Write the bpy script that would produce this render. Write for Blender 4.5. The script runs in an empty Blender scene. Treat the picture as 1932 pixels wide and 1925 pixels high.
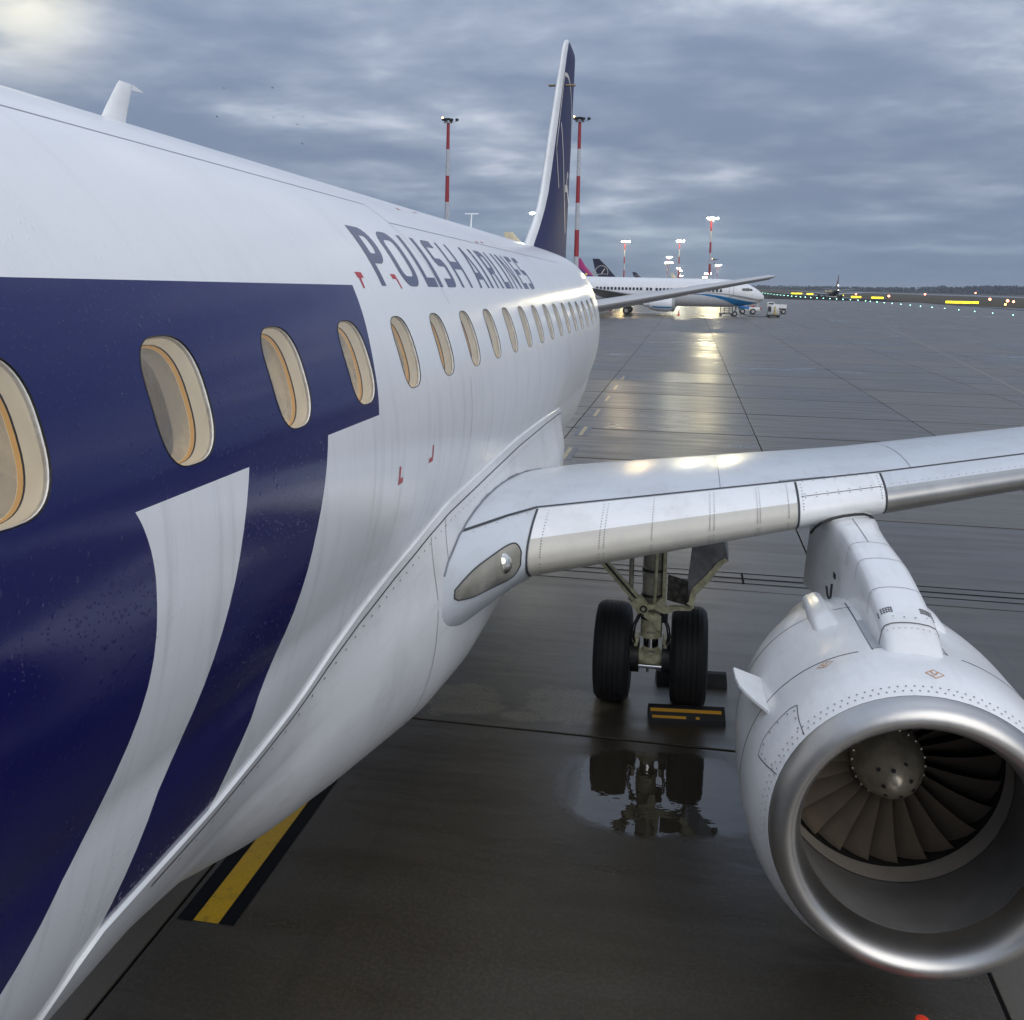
import bpy, bmesh, math, random
import numpy as np
from mathutils import Vector, Matrix, Euler
random.seed(7)
SC = bpy.context.scene
COL = SC.collection
R = math.radians
PI = math.pi

# ------------------------------------------------------------------ camera
cd = bpy.data.cameras.new('camera')
cam = bpy.data.objects.new('camera', cd)
COL.objects.link(cam)
CX = (0.98375786, 0.17821657, 0.02143214)
CY = (-0.03500596, 0.07337249, 0.99669005)
CZ = (0.17605415, -0.98125192, 0.0784194)
cam.matrix_world = Matrix(((CX[0], CY[0], CZ[0], 2.83), (CX[1], CY[1], CZ[1], 0.0),
                           (CX[2], CY[2], CZ[2], 4.10), (0, 0, 0, 1)))
cd.sensor_fit = 'HORIZONTAL'
cd.sensor_width = 36.0
cd.lens = 36.0 * 1850.0 / 1932.0
cd.shift_y = -(962.5 - 676.33) / 1932.0
cd.clip_start = 0.05
cd.clip_end = 20000
SC.camera = cam

# ------------------------------------------------------------------ world, sun, exposure
SUN_AZ, SUN_EL = R(148), R(38)          # daylight through the overcast, from behind the camera
w = bpy.data.worlds.new('World')
SC.world = w
w.use_nodes = True
NT = w.node_tree
for n in list(NT.nodes):
    NT.nodes.remove(n)

class G:
    """small helper to write node trees"""
    def __init__(s, nt): s.nt = nt
    def n(s, t, **k):
        nd = s.nt.nodes.new(t)
        for a, b in k.items(): setattr(nd, a, b)
        return nd
    def put(s, sock, v):
        if isinstance(v, bpy.types.NodeSocket): s.nt.links.new(v, sock)
        elif v is not None: sock.default_value = v
    def math(s, op, a, b=None, c=None, clamp=False):
        nd = s.n('ShaderNodeMath', operation=op, use_clamp=clamp)
        s.put(nd.inputs[0], a)
        if b is not None: s.put(nd.inputs[1], b)
        if c is not None: s.put(nd.inputs[2], c)
        return nd.outputs[0]
    def mapr(s, v, a, b, c=0.0, d=1.0, smooth=True):
        nd = s.n('ShaderNodeMapRange')
        nd.interpolation_type = 'SMOOTHSTEP' if smooth else 'LINEAR'
        s.put(nd.inputs[0], v)
        for i, q in enumerate((a, b, c, d)): s.put(nd.inputs[1 + i], q)
        return nd.outputs[0]
    def noise(s, vec, scale, detail=4, rough=0.55, dist=0.0, dim='3D'):
        nd = s.n('ShaderNodeTexNoise', noise_dimensions=dim)
        if vec is not None: s.put(nd.inputs['Vector'], vec)
        nd.inputs['Scale'].default_value = scale
        nd.inputs['Detail'].default_value = detail
        nd.inputs['Roughness'].default_value = rough
        nd.inputs['Distortion'].default_value = dist
        return nd.outputs[0]
    def mixc(s, f, a, b, mode='MIX'):
        nd = s.n('ShaderNodeMix', data_type='RGBA', blend_type=mode)
        s.put(nd.inputs[0], f); s.put(nd.inputs[6], a); s.put(nd.inputs[7], b)
        return nd.outputs[2]
    def comb(s, x, y, z):
        nd = s.n('ShaderNodeCombineXYZ')
        s.put(nd.inputs[0], x); s.put(nd.inputs[1], y); s.put(nd.inputs[2], z)
        return nd.outputs[0]
    def sep(s, v):
        nd = s.n('ShaderNodeSeparateXYZ'); s.put(nd.inputs[0], v)
        return nd.outputs
    def vscale(s, v, sc):
        nd = s.n('ShaderNodeMapping'); s.put(nd.inputs[0], v); nd.inputs['Scale'].default_value = sc
        return nd.outputs[0]
    def bump(s, h, strength, dist=0.01, normal=None):
        nd = s.n('ShaderNodeBump'); s.put(nd.inputs['Strength'], strength)
        nd.inputs['Distance'].default_value = dist
        s.put(nd.inputs['Height'], h)
        if normal is not None: s.put(nd.inputs['Normal'], normal)
        return nd.outputs[0]

def c4(c): return (c[0], c[1], c[2], 1.0)

g = G(NT)
tc = g.n('ShaderNodeTexCoord')
D = tc.outputs['Generated']
dx, dy, dz = g.sep(D)
el = g.math('MAXIMUM', dz, 0.0)
inv = g.math('DIVIDE', 1.0, g.math('ADD', el, 0.14))
px = g.math('MULTIPLY', dx, inv); py = g.math('MULTIPLY', dy, inv)
n1 = g.noise(g.comb(g.math('MULTIPLY', px, 0.9), py, 3.7), 0.80, 4, 0.50, 0.0)
n2 = g.noise(g.comb(px, g.math('MULTIPLY', py, 1.15), 9.1), 1.55, 6, 0.54, 0.10)
n3 = g.noise(g.comb(px, py, 21.0), 5.2, 5, 0.58, 0.0)
cl = g.math('ADD', g.math('ADD', g.math('MULTIPLY', n1, 0.44), g.math('MULTIPLY', n2, 0.46)), g.math('MULTIPLY', n3, 0.11))
fade = g.mapr(el, 0.015, 0.085)
cf = g.math('MULTIPLY', g.mapr(cl, 0.42, 0.66), g.math('ADD', 0.35, g.math('MULTIPLY', fade, 0.65)))
cf2 = g.math('MULTIPLY', g.mapr(cl, 0.53, 0.68), fade)
base = g.mixc(cf, c4((0.084, 0.107, 0.154)), c4((0.180, 0.205, 0.254)))
base = g.mixc(cf2, base, c4((0.275, 0.295, 0.330)))
low = g.mixc(g.mapr(el, 0.0, 0.11), c4((0.74, 0.86, 0.90)), c4((1, 1, 1)))
base = g.mixc(1.0, base, low, 'MULTIPLY')
hi = g.mapr(el, 0.13, 0.9, 0, 1, False)
base = g.mixc(1.0, base, g.comb(*[g.math('ADD', 1.0, g.math('MULTIPLY', hi, k)) for k in (1.10, 1.02, 0.90)]), 'MULTIPLY')
GA, GE = R(-36.5), R(14)                # thin bright gap in the cloud, ahead and to the left
gdir = (math.sin(GA) * math.cos(GE), math.cos(GA) * math.cos(GE), math.sin(GE))
sdir = (math.sin(SUN_AZ) * math.cos(SUN_EL), math.cos(SUN_AZ) * math.cos(SUN_EL), math.sin(SUN_EL))
dot = g.n('ShaderNodeVectorMath', operation='DOT_PRODUCT')
NT.links.new(D, dot.inputs[0]); dot.inputs[1].default_value = gdir
glow = g.math('POWER', g.math('MAXIMUM', dot.outputs['Value'], 0.0), 700.0)
glow = g.math('MULTIPLY', glow, g.math('ADD', 0.15, g.math('MULTIPLY', g.mapr(n2, 0.40, 0.62), 0.85)))
base = g.mixc(g.math('MULTIPLY', glow, 1.0, clamp=True), base, c4((0.42, 0.41, 0.36)))
bgc = g.n('ShaderNodeBackground')
NT.links.new(base, bgc.inputs[0]); bgc.inputs[1].default_value = 1.0
sky = g.n('ShaderNodeTexSky', sky_type='NISHITA')
sky.sun_disc = False
sky.sun_elevation = SUN_EL
sky.sun_rotation = SUN_AZ
bgs = g.n('ShaderNodeBackground')
NT.links.new(sky.outputs[0], bgs.inputs[0]); bgs.inputs[1].default_value = 0.05
mx = g.n('ShaderNodeMixShader'); mx.inputs[0].default_value = 0.97
NT.links.new(bgs.outputs[0], mx.inputs[1]); NT.links.new(bgc.outputs[0], mx.inputs[2])
wo = g.n('ShaderNodeOutputWorld')
NT.links.new(mx.outputs[0], wo.inputs[0])

sl = bpy.data.lights.new('sun', 'SUN')
sl.energy = 0.55
sl.angle = R(60)
sl.color = (1.0, 0.96, 0.90)
so = bpy.data.objects.new('sun', sl)
COL.objects.link(so)
so.rotation_euler = Vector(sdir).to_track_quat('Z', 'Y').to_euler()

SC.view_settings.view_transform = 'Standard'
SC.view_settings.look = 'None'
SC.view_settings.gamma = 1.0
SC.view_settings.use_curve_mapping = False
SC.view_settings.exposure = 1.30

# ------------------------------------------------------------------ materials
MATS = {}
def newmat(name):
    m = bpy.data.materials.new(name)
    m.use_nodes = True
    nt = m.node_tree
    b = nt.nodes['Principled BSDF']
    MATS[name] = m
    return m, G(nt), b

def setp(g, b, base=None, rough=None, metal=None, spec=None, coat=None, normal=None, ior=None):
    for k, v in (('Base Color', base), ('Roughness', rough), ('Metallic', metal), ('Specular IOR Level', spec),
                 ('Coat Weight', coat), ('Normal', normal), ('IOR', ior)):
        if v is not None:
            if isinstance(v, tuple) and len(v) == 3: v = c4(v)
            g.put(b.inputs[k], v)

def mat(name, base, rough=0.5, metal=0.0, spec=0.5, var=0.12, vs=3.0, bump=0.0, bs=60.0, coat=0.0):
    """plain surface with a little mottled wear in tone and gloss"""
    m, g, b = newmat(name)
    pos = g.n('ShaderNodeTexCoord').outputs['Object']
    n = g.noise(pos, vs, 5, 0.6)
    c = g.mixc(g.mapr(n, 0.3, 0.7), c4([x * (1 - var) for x in base]), c4([min(1, x * (1 + var)) for x in base]))
    r = g.math('ADD', rough - 0.06, g.math('MULTIPLY', n, 0.12))
    setp(g, b, c, r, metal, spec, coat)
    if bump:
        setp(g, b, normal=g.bump(g.noise(pos, bs, 3), bump, 0.004))
    return m

def emis(name, col, strength):
    m, g, b = newmat(name)
    setp(g, b, col, 0.4)
    b.inputs['Emission Color'].default_value = c4(col)
    b.inputs['Emission Strength'].default_value = strength
    return m

def fcurve(g, val, pts, x0, x1, y0, y1):
    """value -> piecewise smooth function given by pts, as a Float Curve node"""
    nd = g.n('ShaderNodeFloatCurve')
    cv = nd.mapping.curves[0]
    pts = sorted(pts)
    q = [((a - x0) / (x1 - x0), (b - y0) / (y1 - y0)) for a, b in pts]
    cv.points[0].location = q[0]; cv.points[1].location = q[-1]
    for p in q[1:-1]: cv.points.new(*p)
    for p in cv.points: p.handle_type = 'AUTO'
    nd.mapping.use_clip = False
    nd.mapping.update()
    g.put(nd.inputs['Value'], g.math('MULTIPLY', g.math('SUBTRACT', val, x0), 1.0 / (x1 - x0)))
    return g.math('ADD', g.math('MULTIPLY', nd.outputs[0], y1 - y0), y0)

ARM_R = [(0.80, 4.06), (0.845, 4.072), (0.937, 4.10), (1.064, 4.131), (1.203, 4.18), (1.283, 4.213), (1.45, 4.275)]
STEM_R = [(-0.45, 2.92), (-0.405, 2.94), (-0.262, 3.0), (-0.115, 3.093), (-0.008, 3.135), (0.095, 3.17), (0.197, 3.21),
          (0.346, 3.262), (0.493, 3.308), (0.606, 3.353), (0.729, 3.403), (0.86, 3.452)]
STR_L = [(-0.45, 1.60), (-0.231, 1.842), (-0.156, 1.925), (-0.042, 2.022), (0.057, 2.082), (0.176, 2.13), (0.26, 2.164),
         (0.34, 2.190), (0.41, 2.204), (0.496, 2.210), (0.591, 2.206), (0.673, 2.198), (0.733, 2.184), (0.80, 2.158), (0.86, 2.12)]
STR_R = [(-0.45, 2.29), (-0.35, 2.329), (-0.225, 2.378), (-0.092, 2.436), (0.023, 2.49), (0.196, 2.545), (0.325, 2.587),
         (0.422, 2.620), (0.546, 2.662), (0.646, 2.695), (0.752, 2.734), (0.86, 2.775)]

def droplets(g, pos, scale):
    v = g.n('ShaderNodeTexVoronoi', feature='F1')
    g.put(v.inputs['Vector'], pos); v.inputs['Scale'].default_value = scale
    rad = g.math('MULTIPLY', g.sep(v.outputs['Color'])[0], 0.34)
    return g.mapr(v.outputs['Distance'], rad, g.math('MULTIPLY', rad, 0.35))

def fuselage_mat():
    m, g, b = newmat('fuselage_paint')
    uv = g.n('ShaderNodeUVMap'); uv.uv_map = 'skin'
    y, s, _ = g.sep(uv.outputs[0])
    pos = g.n('ShaderNodeTexCoord').outputs['Object']
    lt = lambda a, c: g.math('LESS_THAN', a, c)
    gt = lambda a, c: g.math('GREATER_THAN', a, c)
    mul = lambda a, c: g.math('MULTIPLY', a, c)
    armR = fcurve(g, s, ARM_R, 0.8, 1.45, 4.0, 4.4)
    stemR = fcurve(g, s, STEM_R, -0.45, 0.86, 2.8, 3.6)
    sL = fcurve(g, s, STR_L, -0.45, 0.86, 1.5, 2.4)
    sR = fcurve(g, s, STR_R, -0.45, 0.86, 2.2, 2.9)
    upper = mul(mul(lt(s, 1.450), gt(s, 0.8445)), lt(y, armR))
    lower = mul(mul(lt(s, 0.8450), gt(s, -0.408)), lt(y, stemR))
    stripe = mul(mul(lt(s, 0.8435), gt(y, sL)), lt(y, sR))
    navy = g.math('MAXIMUM', upper, mul(lower, g.math('SUBTRACT', 1.0, stripe)))
    # dirt: vertical run-off streaks and a mottled film on the white
    st = g.noise(g.comb(g.math('MULTIPLY', y, 14.0), g.math('MULTIPLY', s, 0.9), 0.0), 1.0, 5, 0.62)
    film = g.noise(pos, 1.3, 5, 0.6)
    below = g.mapr(s, 1.25, 0.5)
    dirt = mul(g.mapr(st, 0.48, 0.74), g.math('ADD', 0.10, mul(below, 0.32)))
    dirt = g.math('ADD', dirt, mul(g.mapr(film, 0.45, 0.75), 0.16))
    white = g.mixc(dirt, c4((0.87, 0.87, 0.87)), c4((0.56, 0.56, 0.56)))
    col = g.mixc(navy, white, c4((0.010, 0.011, 0.100)))
    dr = droplets(g, pos, 34.0)
    dr2 = droplets(g, pos, 75.0)
    patch = g.mapr(g.noise(pos, 2.6, 3), 0.42, 0.62)
    h = g.math('ADD', mul(dr, patch), mul(dr2, 0.5))
    wav = g.noise(g.comb(g.math('MULTIPLY', y, 1.1), g.math('MULTIPLY', s, 2.4), 0.0), 1.0, 2)
    nb = g.bump(wav, 0.40, 0.012)
    nrm = g.bump(h, 0.32, 0.0025, nb)
    rough = g.math('ADD', g.math('ADD', 0.09, mul(film, 0.10)), mul(g.math('SUBTRACT', 1.0, navy), 0.05))
    setp(g, b, col, rough, 0.0, 0.5, None, nrm)
    return m

def paint(name, base, rough=0.26, dirt=0.25, dcol=(0.36, 0.35, 0.33), metal=0.0, drops=0.10, vs=2.0):
    """painted skin, rain-wet, with grime film and drops"""
    m, g, b = newmat(name)
    pos = g.n('ShaderNodeTexCoord').outputs['Object']
    n = g.noise(pos, vs, 6, 0.62)
    n2 = g.noise(g.vscale(pos, (18, 3, 18)), 1.0, 4, 0.6)
    f = g.math('MULTIPLY', g.math('ADD', g.mapr(n, 0.42, 0.78), g.math('MULTIPLY', g.mapr(n2, 0.5, 0.8), 0.6)), dirt)
    col = g.mixc(f, c4(base), c4(dcol))
    dr = g.math('ADD', droplets(g, pos, 55.0), g.math('MULTIPLY', droplets(g, pos, 120.0), 0.5))
    setp(g, b, col, g.math('ADD', rough - 0.05, g.math('MULTIPLY', n, 0.14)), metal, 0.5, None, g.bump(dr, drops, 0.003))
    return m

FUS = fuselage_mat()
WHITE = paint('white_paint', (0.88, 0.88, 0.87), 0.20)
GREYW = paint('wing_grey_paint', (0.62, 0.65, 0.68), 0.22, 0.30)
BEIGE = paint('leading_edge_beige', (0.60, 0.57, 0.50), 0.34, 0.30, (0.40, 0.37, 0.33))
LIPM = mat('bare_aluminium', (0.58, 0.56, 0.53), 0.38, 1.0, var=0.10, vs=2.5)
SLATM = mat('slat_metal', (0.50, 0.48, 0.45), 0.30, 0.85, var=0.12, vs=2.0)
NAVY = mat('navy_paint', (0.030, 0.031, 0.105), 0.55, 0.0, 0.22, .1)
LETTER = paint('lettering_blue', (0.070, 0.078, 0.150), 0.24, 0.12, (0.12, 0.12, 0.18))
CREAM_LOGO = mat('logo_cream', (0.72, 0.66, 0.60), 0.4)
REDM = mat('red_marking', (0.50, 0.035, 0.04), 0.4)
BLACKS = mat('black_seal', (0.012, 0.012, 0.013), 0.5)
SEAMF = mat('skin_joint', (0.20, 0.21, 0.24), 0.5)
SEAM = mat('panel_gap', (0.045, 0.045, 0.05), 0.6)
RIV = mat('fastener', (0.13, 0.13, 0.135), 0.5)
REVEAL = emis('window_reveal_glow', (0.84, 0.76, 0.60), 0.085)  # slight emission stands in for cabin light on the reveal
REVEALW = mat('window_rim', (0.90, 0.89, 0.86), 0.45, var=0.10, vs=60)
TRIM_GLOW = emis('window_trim', (0.70, 0.40, 0.13), 0.12)  # glow put into the trim ring in place of warm cabin light
CABIN = mat('cabin_wall', (0.52, 0.48, 0.42), 0.7)
SEATM = mat('seat_fabric', (0.34, 0.30, 0.25), 0.8)
LAMPWARM = emis('cabin_light', (1.0, 0.84, 0.64), 3.2)
TYRE = mat('tyre_rubber', (0.014, 0.014, 0.015), 0.62, var=0.3, vs=8, bump=0.15)
RUBBER = mat('chock_rubber', (0.014, 0.014, 0.014), 0.5, bump=0.2)
CHOCKY = mat('chock_yellow', (0.75, 0.36, 0.015), 0.5)
PRIMER = mat('gear_primer', (0.66, 0.63, 0.42), 0.42, var=0.25, vs=14)
PRIMERG = mat('gear_grey', (0.36, 0.34, 0.28), 0.36, 0.3, var=0.35, vs=10)
DARKM = mat('dark_metal', (0.05, 0.05, 0.05), 0.45, 0.6)
CHROME = mat('chrome_piston', (0.75, 0.75, 0.75), 0.08, 1.0, var=0.05)
HUBM = mat('wheel_hub', (0.55, 0.55, 0.52), 0.4, 0.5)
HOSE = mat('hose_black', (0.02, 0.02, 0.022), 0.45)
DOORG = mat('gear_door_grey', (0.25, 0.25, 0.26), 0.35, var=0.3, vs=9)
LINER = mat('duct_liner', (0.17, 0.165, 0.158), 0.45, 0.2, var=0.15)
BAND = mat('fan_case_band', (0.42, 0.38, 0.33), 0.45, 0.3)
BLADE = mat('fan_blade_titanium', (0.17, 0.135, 0.10), 0.36, 0.35)
SPIN = mat('spinner_metal', (0.40, 0.35, 0.27), 0.30, 0.45, var=0.22, vs=9)
FANDARK = mat('fan_hollow', (0.012, 0.011, 0.010), 0.7)
EXH = mat('exhaust_metal', (0.20, 0.17, 0.14), 0.35, 0.9)
VENT = mat('vent_mesh', (0.10, 0.10, 0.11), 0.5)
ORANGE = mat('orange_stencil', (0.60, 0.26, 0.06), 0.5)
CREAMTAIL = mat('cream_lit_tail', (0.80, 0.70, 0.48), 0.4)  # warm lamp light on the tails, put into the base colour

def glass_mat(name, tint=(0.92, 0.94, 0.93), gl=0.14, veil=(0.36, 0.35, 0.32)):
    m = bpy.data.materials.new(name); m.use_nodes = True
    nt = m.node_tree; nt.nodes.remove(nt.nodes['Principled BSDF'])
    g = G(nt)
    pos = g.n('ShaderNodeTexCoord').outputs['Object']
    tr = g.n('ShaderNodeBsdfTransparent'); tr.inputs[0].default_value = c4(tint)
    gs = g.n('ShaderNodeBsdfGlossy'); gs.inputs['Roughness'].default_value = 0.05
    df = g.n('ShaderNodeBsdfDiffuse'); df.inputs[0].default_value = c4(veil)  # diffuse veil paints pale glare into the glass
    fr = g.n('ShaderNodeFresnel'); fr.inputs[0].default_value = 1.45
    nt.links.new(g.bump(droplets(g, pos, 90.0), 0.4, 0.002), gs.inputs['Normal'])
    a = g.n('ShaderNodeMixShader'); nt.links.new(fr.outputs[0], a.inputs[0])
    nt.links.new(tr.outputs[0], a.inputs[1]); nt.links.new(gs.outputs[0], a.inputs[2])
    c = g.n('ShaderNodeMixShader')
    nt.links.new(g.math('MULTIPLY', g.mapr(g.noise(pos, 5, 3), 0.2, 0.7), gl), c.inputs[0])
    nt.links.new(a.outputs[0], c.inputs[1]); nt.links.new(df.outputs[0], c.inputs[2])
    nt.links.new(c.outputs[0], nt.nodes['Material Output'].inputs[0])
    return m
PANE = glass_mat('window_glass', (0.97, 0.98, 0.98), 0.06, (0.6, 0.58, 0.54))
PANE2 = glass_mat('inner_window_glass', (0.70, 0.70, 0.70), 0.62, (0.40, 0.385, 0.35))
LENS = glass_mat('lamp_lens_glass', (0.95, 0.95, 0.93), 0.40, (0.55, 0.53, 0.48))

# ------------------------------------------------------------------ mesh building
class MB:
    def __init__(s): s.v = []; s.f = []; s.m = []; s.uv = None
    def add(s, vs, fs, mi=0):
        o = len(s.v)
        s.v += [tuple(p) for p in vs]
        s.f += [tuple(o + i for i in f) for f in fs]
        s.m += [mi] * len(fs)
        return s
    def box(s, c, d, mi=0, rot=None):
        hx, hy, hz = d[0] / 2, d[1] / 2, d[2] / 2
        vs = [Vector((x, y, z)) for x in (-hx, hx) for y in (-hy, hy) for z in (-hz, hz)]
        if rot is not None:
            M = Euler(rot).to_matrix(); vs = [M @ v for v in vs]
        vs = [v + Vector(c) for v in vs]
        return s.add(vs, [(0, 1, 3, 2), (4, 6, 7, 5), (0, 4, 5, 1), (2, 3, 7, 6), (0, 2, 6, 4), (1, 5, 7, 3)], mi)
    def bbox(s, c, d, b=0.02, mi=0):
        """box with chamfered vertical and top edges"""
        hx, hy, hz = d[0] / 2, d[1] / 2, d[2] / 2
        def ring(e, z):
            x, y = hx - e, hy - e
            return [(c[0] + a, c[1] + q, c[2] + z) for a, q in ((-x + b, -y), (x - b, -y), (x, -y + b), (x, y - b), (x - b, y), (-x + b, y), (-x, y - b), (-x, -y + b))]
        return s.loft([ring(b * .6, -hz), ring(0, -hz + b), ring(0, hz - b), ring(b * .6, hz)], True, True, mi)
    def loft(s, rings, closed=True, caps=False, mi=0, mfun=None):
        n = len(rings[0]); o = len(s.v)
        for r in rings: s.v += [tuple(p) for p in r]
        k = n if closed else n - 1
        for i in range(len(rings) - 1):
            for j in range(k):
                a = o + i * n + j; b = o + i * n + (j + 1) % n
                s.f.append((a, b, b + n, a + n)); s.m.append(mfun(i, j) if mfun else mi)
        if caps:
            s.f.append(tuple(o + j for j in reversed(range(n)))); s.m.append(mi)
            q = o + (len(rings) - 1) * n
            s.f.append(tuple(q + j for j in range(n))); s.m.append(mi)
        return s
    def tube(s, p0, p1, r0, r1=None, n=12, mi=0, caps=True):
        p0 = Vector(p0); p1 = Vector(p1); r1 = r0 if r1 is None else r1
        d = (p1 - p0).normalized()
        a = d.orthogonal().normalized(); b = d.cross(a)
        rg = lambda p, r: [p + (a * math.cos(2 * PI * i / n) + b * math.sin(2 * PI * i / n)) * r for i in range(n)]
        return s.loft([rg(p0, r0), rg(p1, r1)], True, caps, mi)
    def path(s, pts, r, n=8, mi=0):
        pts = [Vector(p) for p in pts]
        rings = []
        a = (pts[1] - pts[0]).orthogonal().normalized()
        for i, p in enumerate(pts):
            d = (pts[min(i + 1, len(pts) - 1)] - pts[max(i - 1, 0)]).normalized()
            a = (a - d * a.dot(d)).normalized(); b = d.cross(a)
            rings.append([p + (a * math.cos(2 * PI * k / n) + b * math.sin(2 * PI * k / n)) * r for k in range(n)])
        return s.loft(rings, True, True, mi)
    def lathe(s, prof, o, d, n=32, mi=0, mfun=None):
        """prof = [(t, r)] along direction d from o"""
        o = Vector(o); d = Vector(d).normalized()
        a = d.orthogonal().normalized()
        if abs(d.z) < 0.9:
            a = Vector((0, 0, 1)); a = (a - d * a.dot(d)).normalized()
        b = d.cross(a)
        rings = [[o + d * t + (a * math.cos(2 * PI * i / n) + b * math.sin(2 * PI * i / n)) * max(r, 1e-4) for i in range(n)] for t, r in prof]
        return s.loft(rings, True, False, mi, mfun)
    def prism(s, pts, off, mi=0):
        off = Vector(off); a = [Vector(p) for p in pts]
        return s.loft([a, [p + off for p in a]], True, True, mi)
    def ribbon(s, pts, nrm, wd, mi=0):
        pts = [Vector(p) for p in pts]; nrm = [Vector(n).normalized() for n in nrm]
        L = []; Rr = []
        for i, p in enumerate(pts):
            t = (pts[min(i + 1, len(pts) - 1)] - pts[max(i - 1, 0)]).normalized()
            q = nrm[i].cross(t).normalized() * (wd / 2)
            L.append(p + q); Rr.append(p - q)
        return s.loft([L, Rr], False, False, mi)
    def disc(s, p, nrm, r, n=6, mi=0, h=0.0):
        p = Vector(p); d = Vector(nrm).normalized(); a = d.orthogonal().normalized(); b = d.cross(a)
        vs = [p + d * h + (a * math.cos(2 * PI * i / n) + b * math.sin(2 * PI * i / n)) * r for i in range(n)]
        return s.add(vs, [tuple(range(n))], mi)
    def ball(s, c, r, n=12, m=8, mi=0, sc=(1, 1, 1)):
        rings = []
        for i in range(m + 1):
            t = -PI / 2 + PI * i / m
            rings.append([(c[0] + sc[0] * r * max(math.cos(t), 1e-3) * math.cos(2 * PI * j / n), c[1] + sc[1] * r * max(math.cos(t), 1e-3) * math.sin(2 * PI * j / n), c[2] + sc[2] * r * math.sin(t)) for j in range(n)])
        return s.loft(rings, True, True, mi)
    def mesh(s, name, mats, smooth=True, angle=38):
        me = bpy.data.meshes.new(name)
        me.from_pydata(s.v, [], s.f)
        if not isinstance(mats, (list, tuple)): mats = [mats]
        for m in mats: me.materials.append(m)
        if len(mats) > 1: me.polygons.foreach_set('material_index', s.m)
        bm = bmesh.new(); bm.from_mesh(me)
        bmesh.ops.recalc_face_normals(bm, faces=bm.faces)
        bm.to_mesh(me); bm.free()
        if smooth:
            me.polygons.foreach_set('use_smooth', [True] * len(me.polygons))
            me.set_sharp_from_angle(angle=R(angle))
        me.update()
        return me
    def build(s, name, mats, parent=None, smooth=True, angle=38, loc=None):
        return link(name, s.mesh(name, mats, smooth, angle), parent, loc)

AIRROOT = None
def link(name, me, parent=None, loc=None):
    o = bpy.data.objects.new(name, me)
    COL.objects.link(o)
    if parent is not None:
        o.parent = parent
        if parent is AIRROOT: o.location = (0, -9.5, 0)
    if loc is not None: o.location = loc
    return o

def tag(o, label=None, cat=None, group=None, kind=None):
    if label: o['label'] = label
    if cat: o['category'] = cat
    if group: o['group'] = group
    if kind: o['kind'] = kind
    return o
def empty(name, loc, label, cat, group=None, rz=0):
    o = bpy.data.objects.new(name, None); COL.objects.link(o)
    o.location = loc; o.rotation_euler = (0, 0, rz); o.empty_display_size = 0.3
    return tag(o, label, cat, group)
def dup(root, loc, label=None, rz=None):
    r = root.copy(); COL.objects.link(r); r.location = loc
    if rz is not None: r.rotation_euler = (0, 0, rz)
    if label: r['label'] = label
    for ch in list(root.children):
        q = ch.copy(); COL.objects.link(q); q.parent = r
        for gch in ch.children:
            e = gch.copy(); COL.objects.link(e); e.parent = q
    return r

def interp(x, tab):
    xs = [t[0] for t in tab]; ys = [t[1] for t in tab]
    if x <= xs[0]: return ys[0]
    if x >= xs[-1]: return ys[-1]
    i = max(k for k in range(len(xs)) if xs[k] <= x)
    i = min(i, len(xs) - 2)
    def slope(k):
        if k == 0: return (ys[1] - ys[0]) / (xs[1] - xs[0])
        if k == len(xs) - 1: return (ys[-1] - ys[-2]) / (xs[-1] - xs[-2])
        a = (ys[k] - ys[k - 1]) / (xs[k] - xs[k - 1]); b = (ys[k + 1] - ys[k]) / (xs[k + 1] - xs[k])
        return 0.0 if a * b <= 0 else 2 * a * b / (a + b)
    h = xs[i + 1] - xs[i]; t = (x - xs[i]) / h
    m0, m1 = slope(i) * h, slope(i + 1) * h
    t2, t3 = t * t, t * t * t
    return (2 * t3 - 3 * t2 + 1) * ys[i] + (t3 - 2 * t2 + t) * m0 + (-2 * t3 + 3 * t2) * ys[i + 1] + (t3 - t2) * m1
def lin(x, tab): return float(np.interp(x, [t[0] for t in tab], [t[1] for t in tab]))

# ------------------------------------------------------------------ the airliner beside the camera
ROOT = empty('airliner', (0, 9.5, 0), 'large white and navy airliner filling the left side, with Polish Airlines lettering', 'airplane')
ROOT.rotation_euler = (-0.00756742, 0, 0.00324323)
AIRROOT = ROOT
ZU, RU, ZL, RL, ZJ = 3.25, 1.505, 2.80, 1.384, 2.636
AU = math.asin((ZJ - ZU) / RU); AL = math.asin((ZJ - ZL) / RL)
S_TOP = RU * (PI / 2 - AU); S_BOT = RL * (-PI / 2 - AL)
TW = [(-3.8, .03), (-3.3, .33), (-2.4, .66), (-1.2, .93), (-.2, 1), (14, 1), (15, .988), (16, .945), (17, .865), (18, .765), (19, .65), (20, .53), (22, .33), (24, .18), (25.6, .06)]
TT = [(-3.8, 2.95), (-3.3, 3.5), (-2.4, 4.05), (-1.2, 4.58), (-.2, 4.755), (14, 4.755), (16, 4.752), (18, 4.745), (20, 4.73), (22, 4.68), (24, 4.56), (25.6, 4.42)]
TB = [(-3.8, 2.85), (-3.3, 2.3), (-2.4, 1.8), (-1.2, 1.48), (-.2, 1.416), (13.6, 1.416), (15, 1.56), (16, 1.80), (18, 2.44), (20, 3.08), (22, 3.58), (24, 3.98), (25.6, 4.28)]
def sec(s):
    def raw(s):
        if s >= 0:
            a = AU + s / RU; return np.array((RU * math.cos(a), ZU + RU * math.sin(a)))
        a = AL + s / RL; return np.array((RL * math.cos(a), ZL + RL * math.sin(a)))
    if abs(s) < 0.12:
        k = 0.12 - abs(s)
        return (raw(s - k * .5) + raw(s + k * .5)) / 2
    return raw(s)
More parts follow.
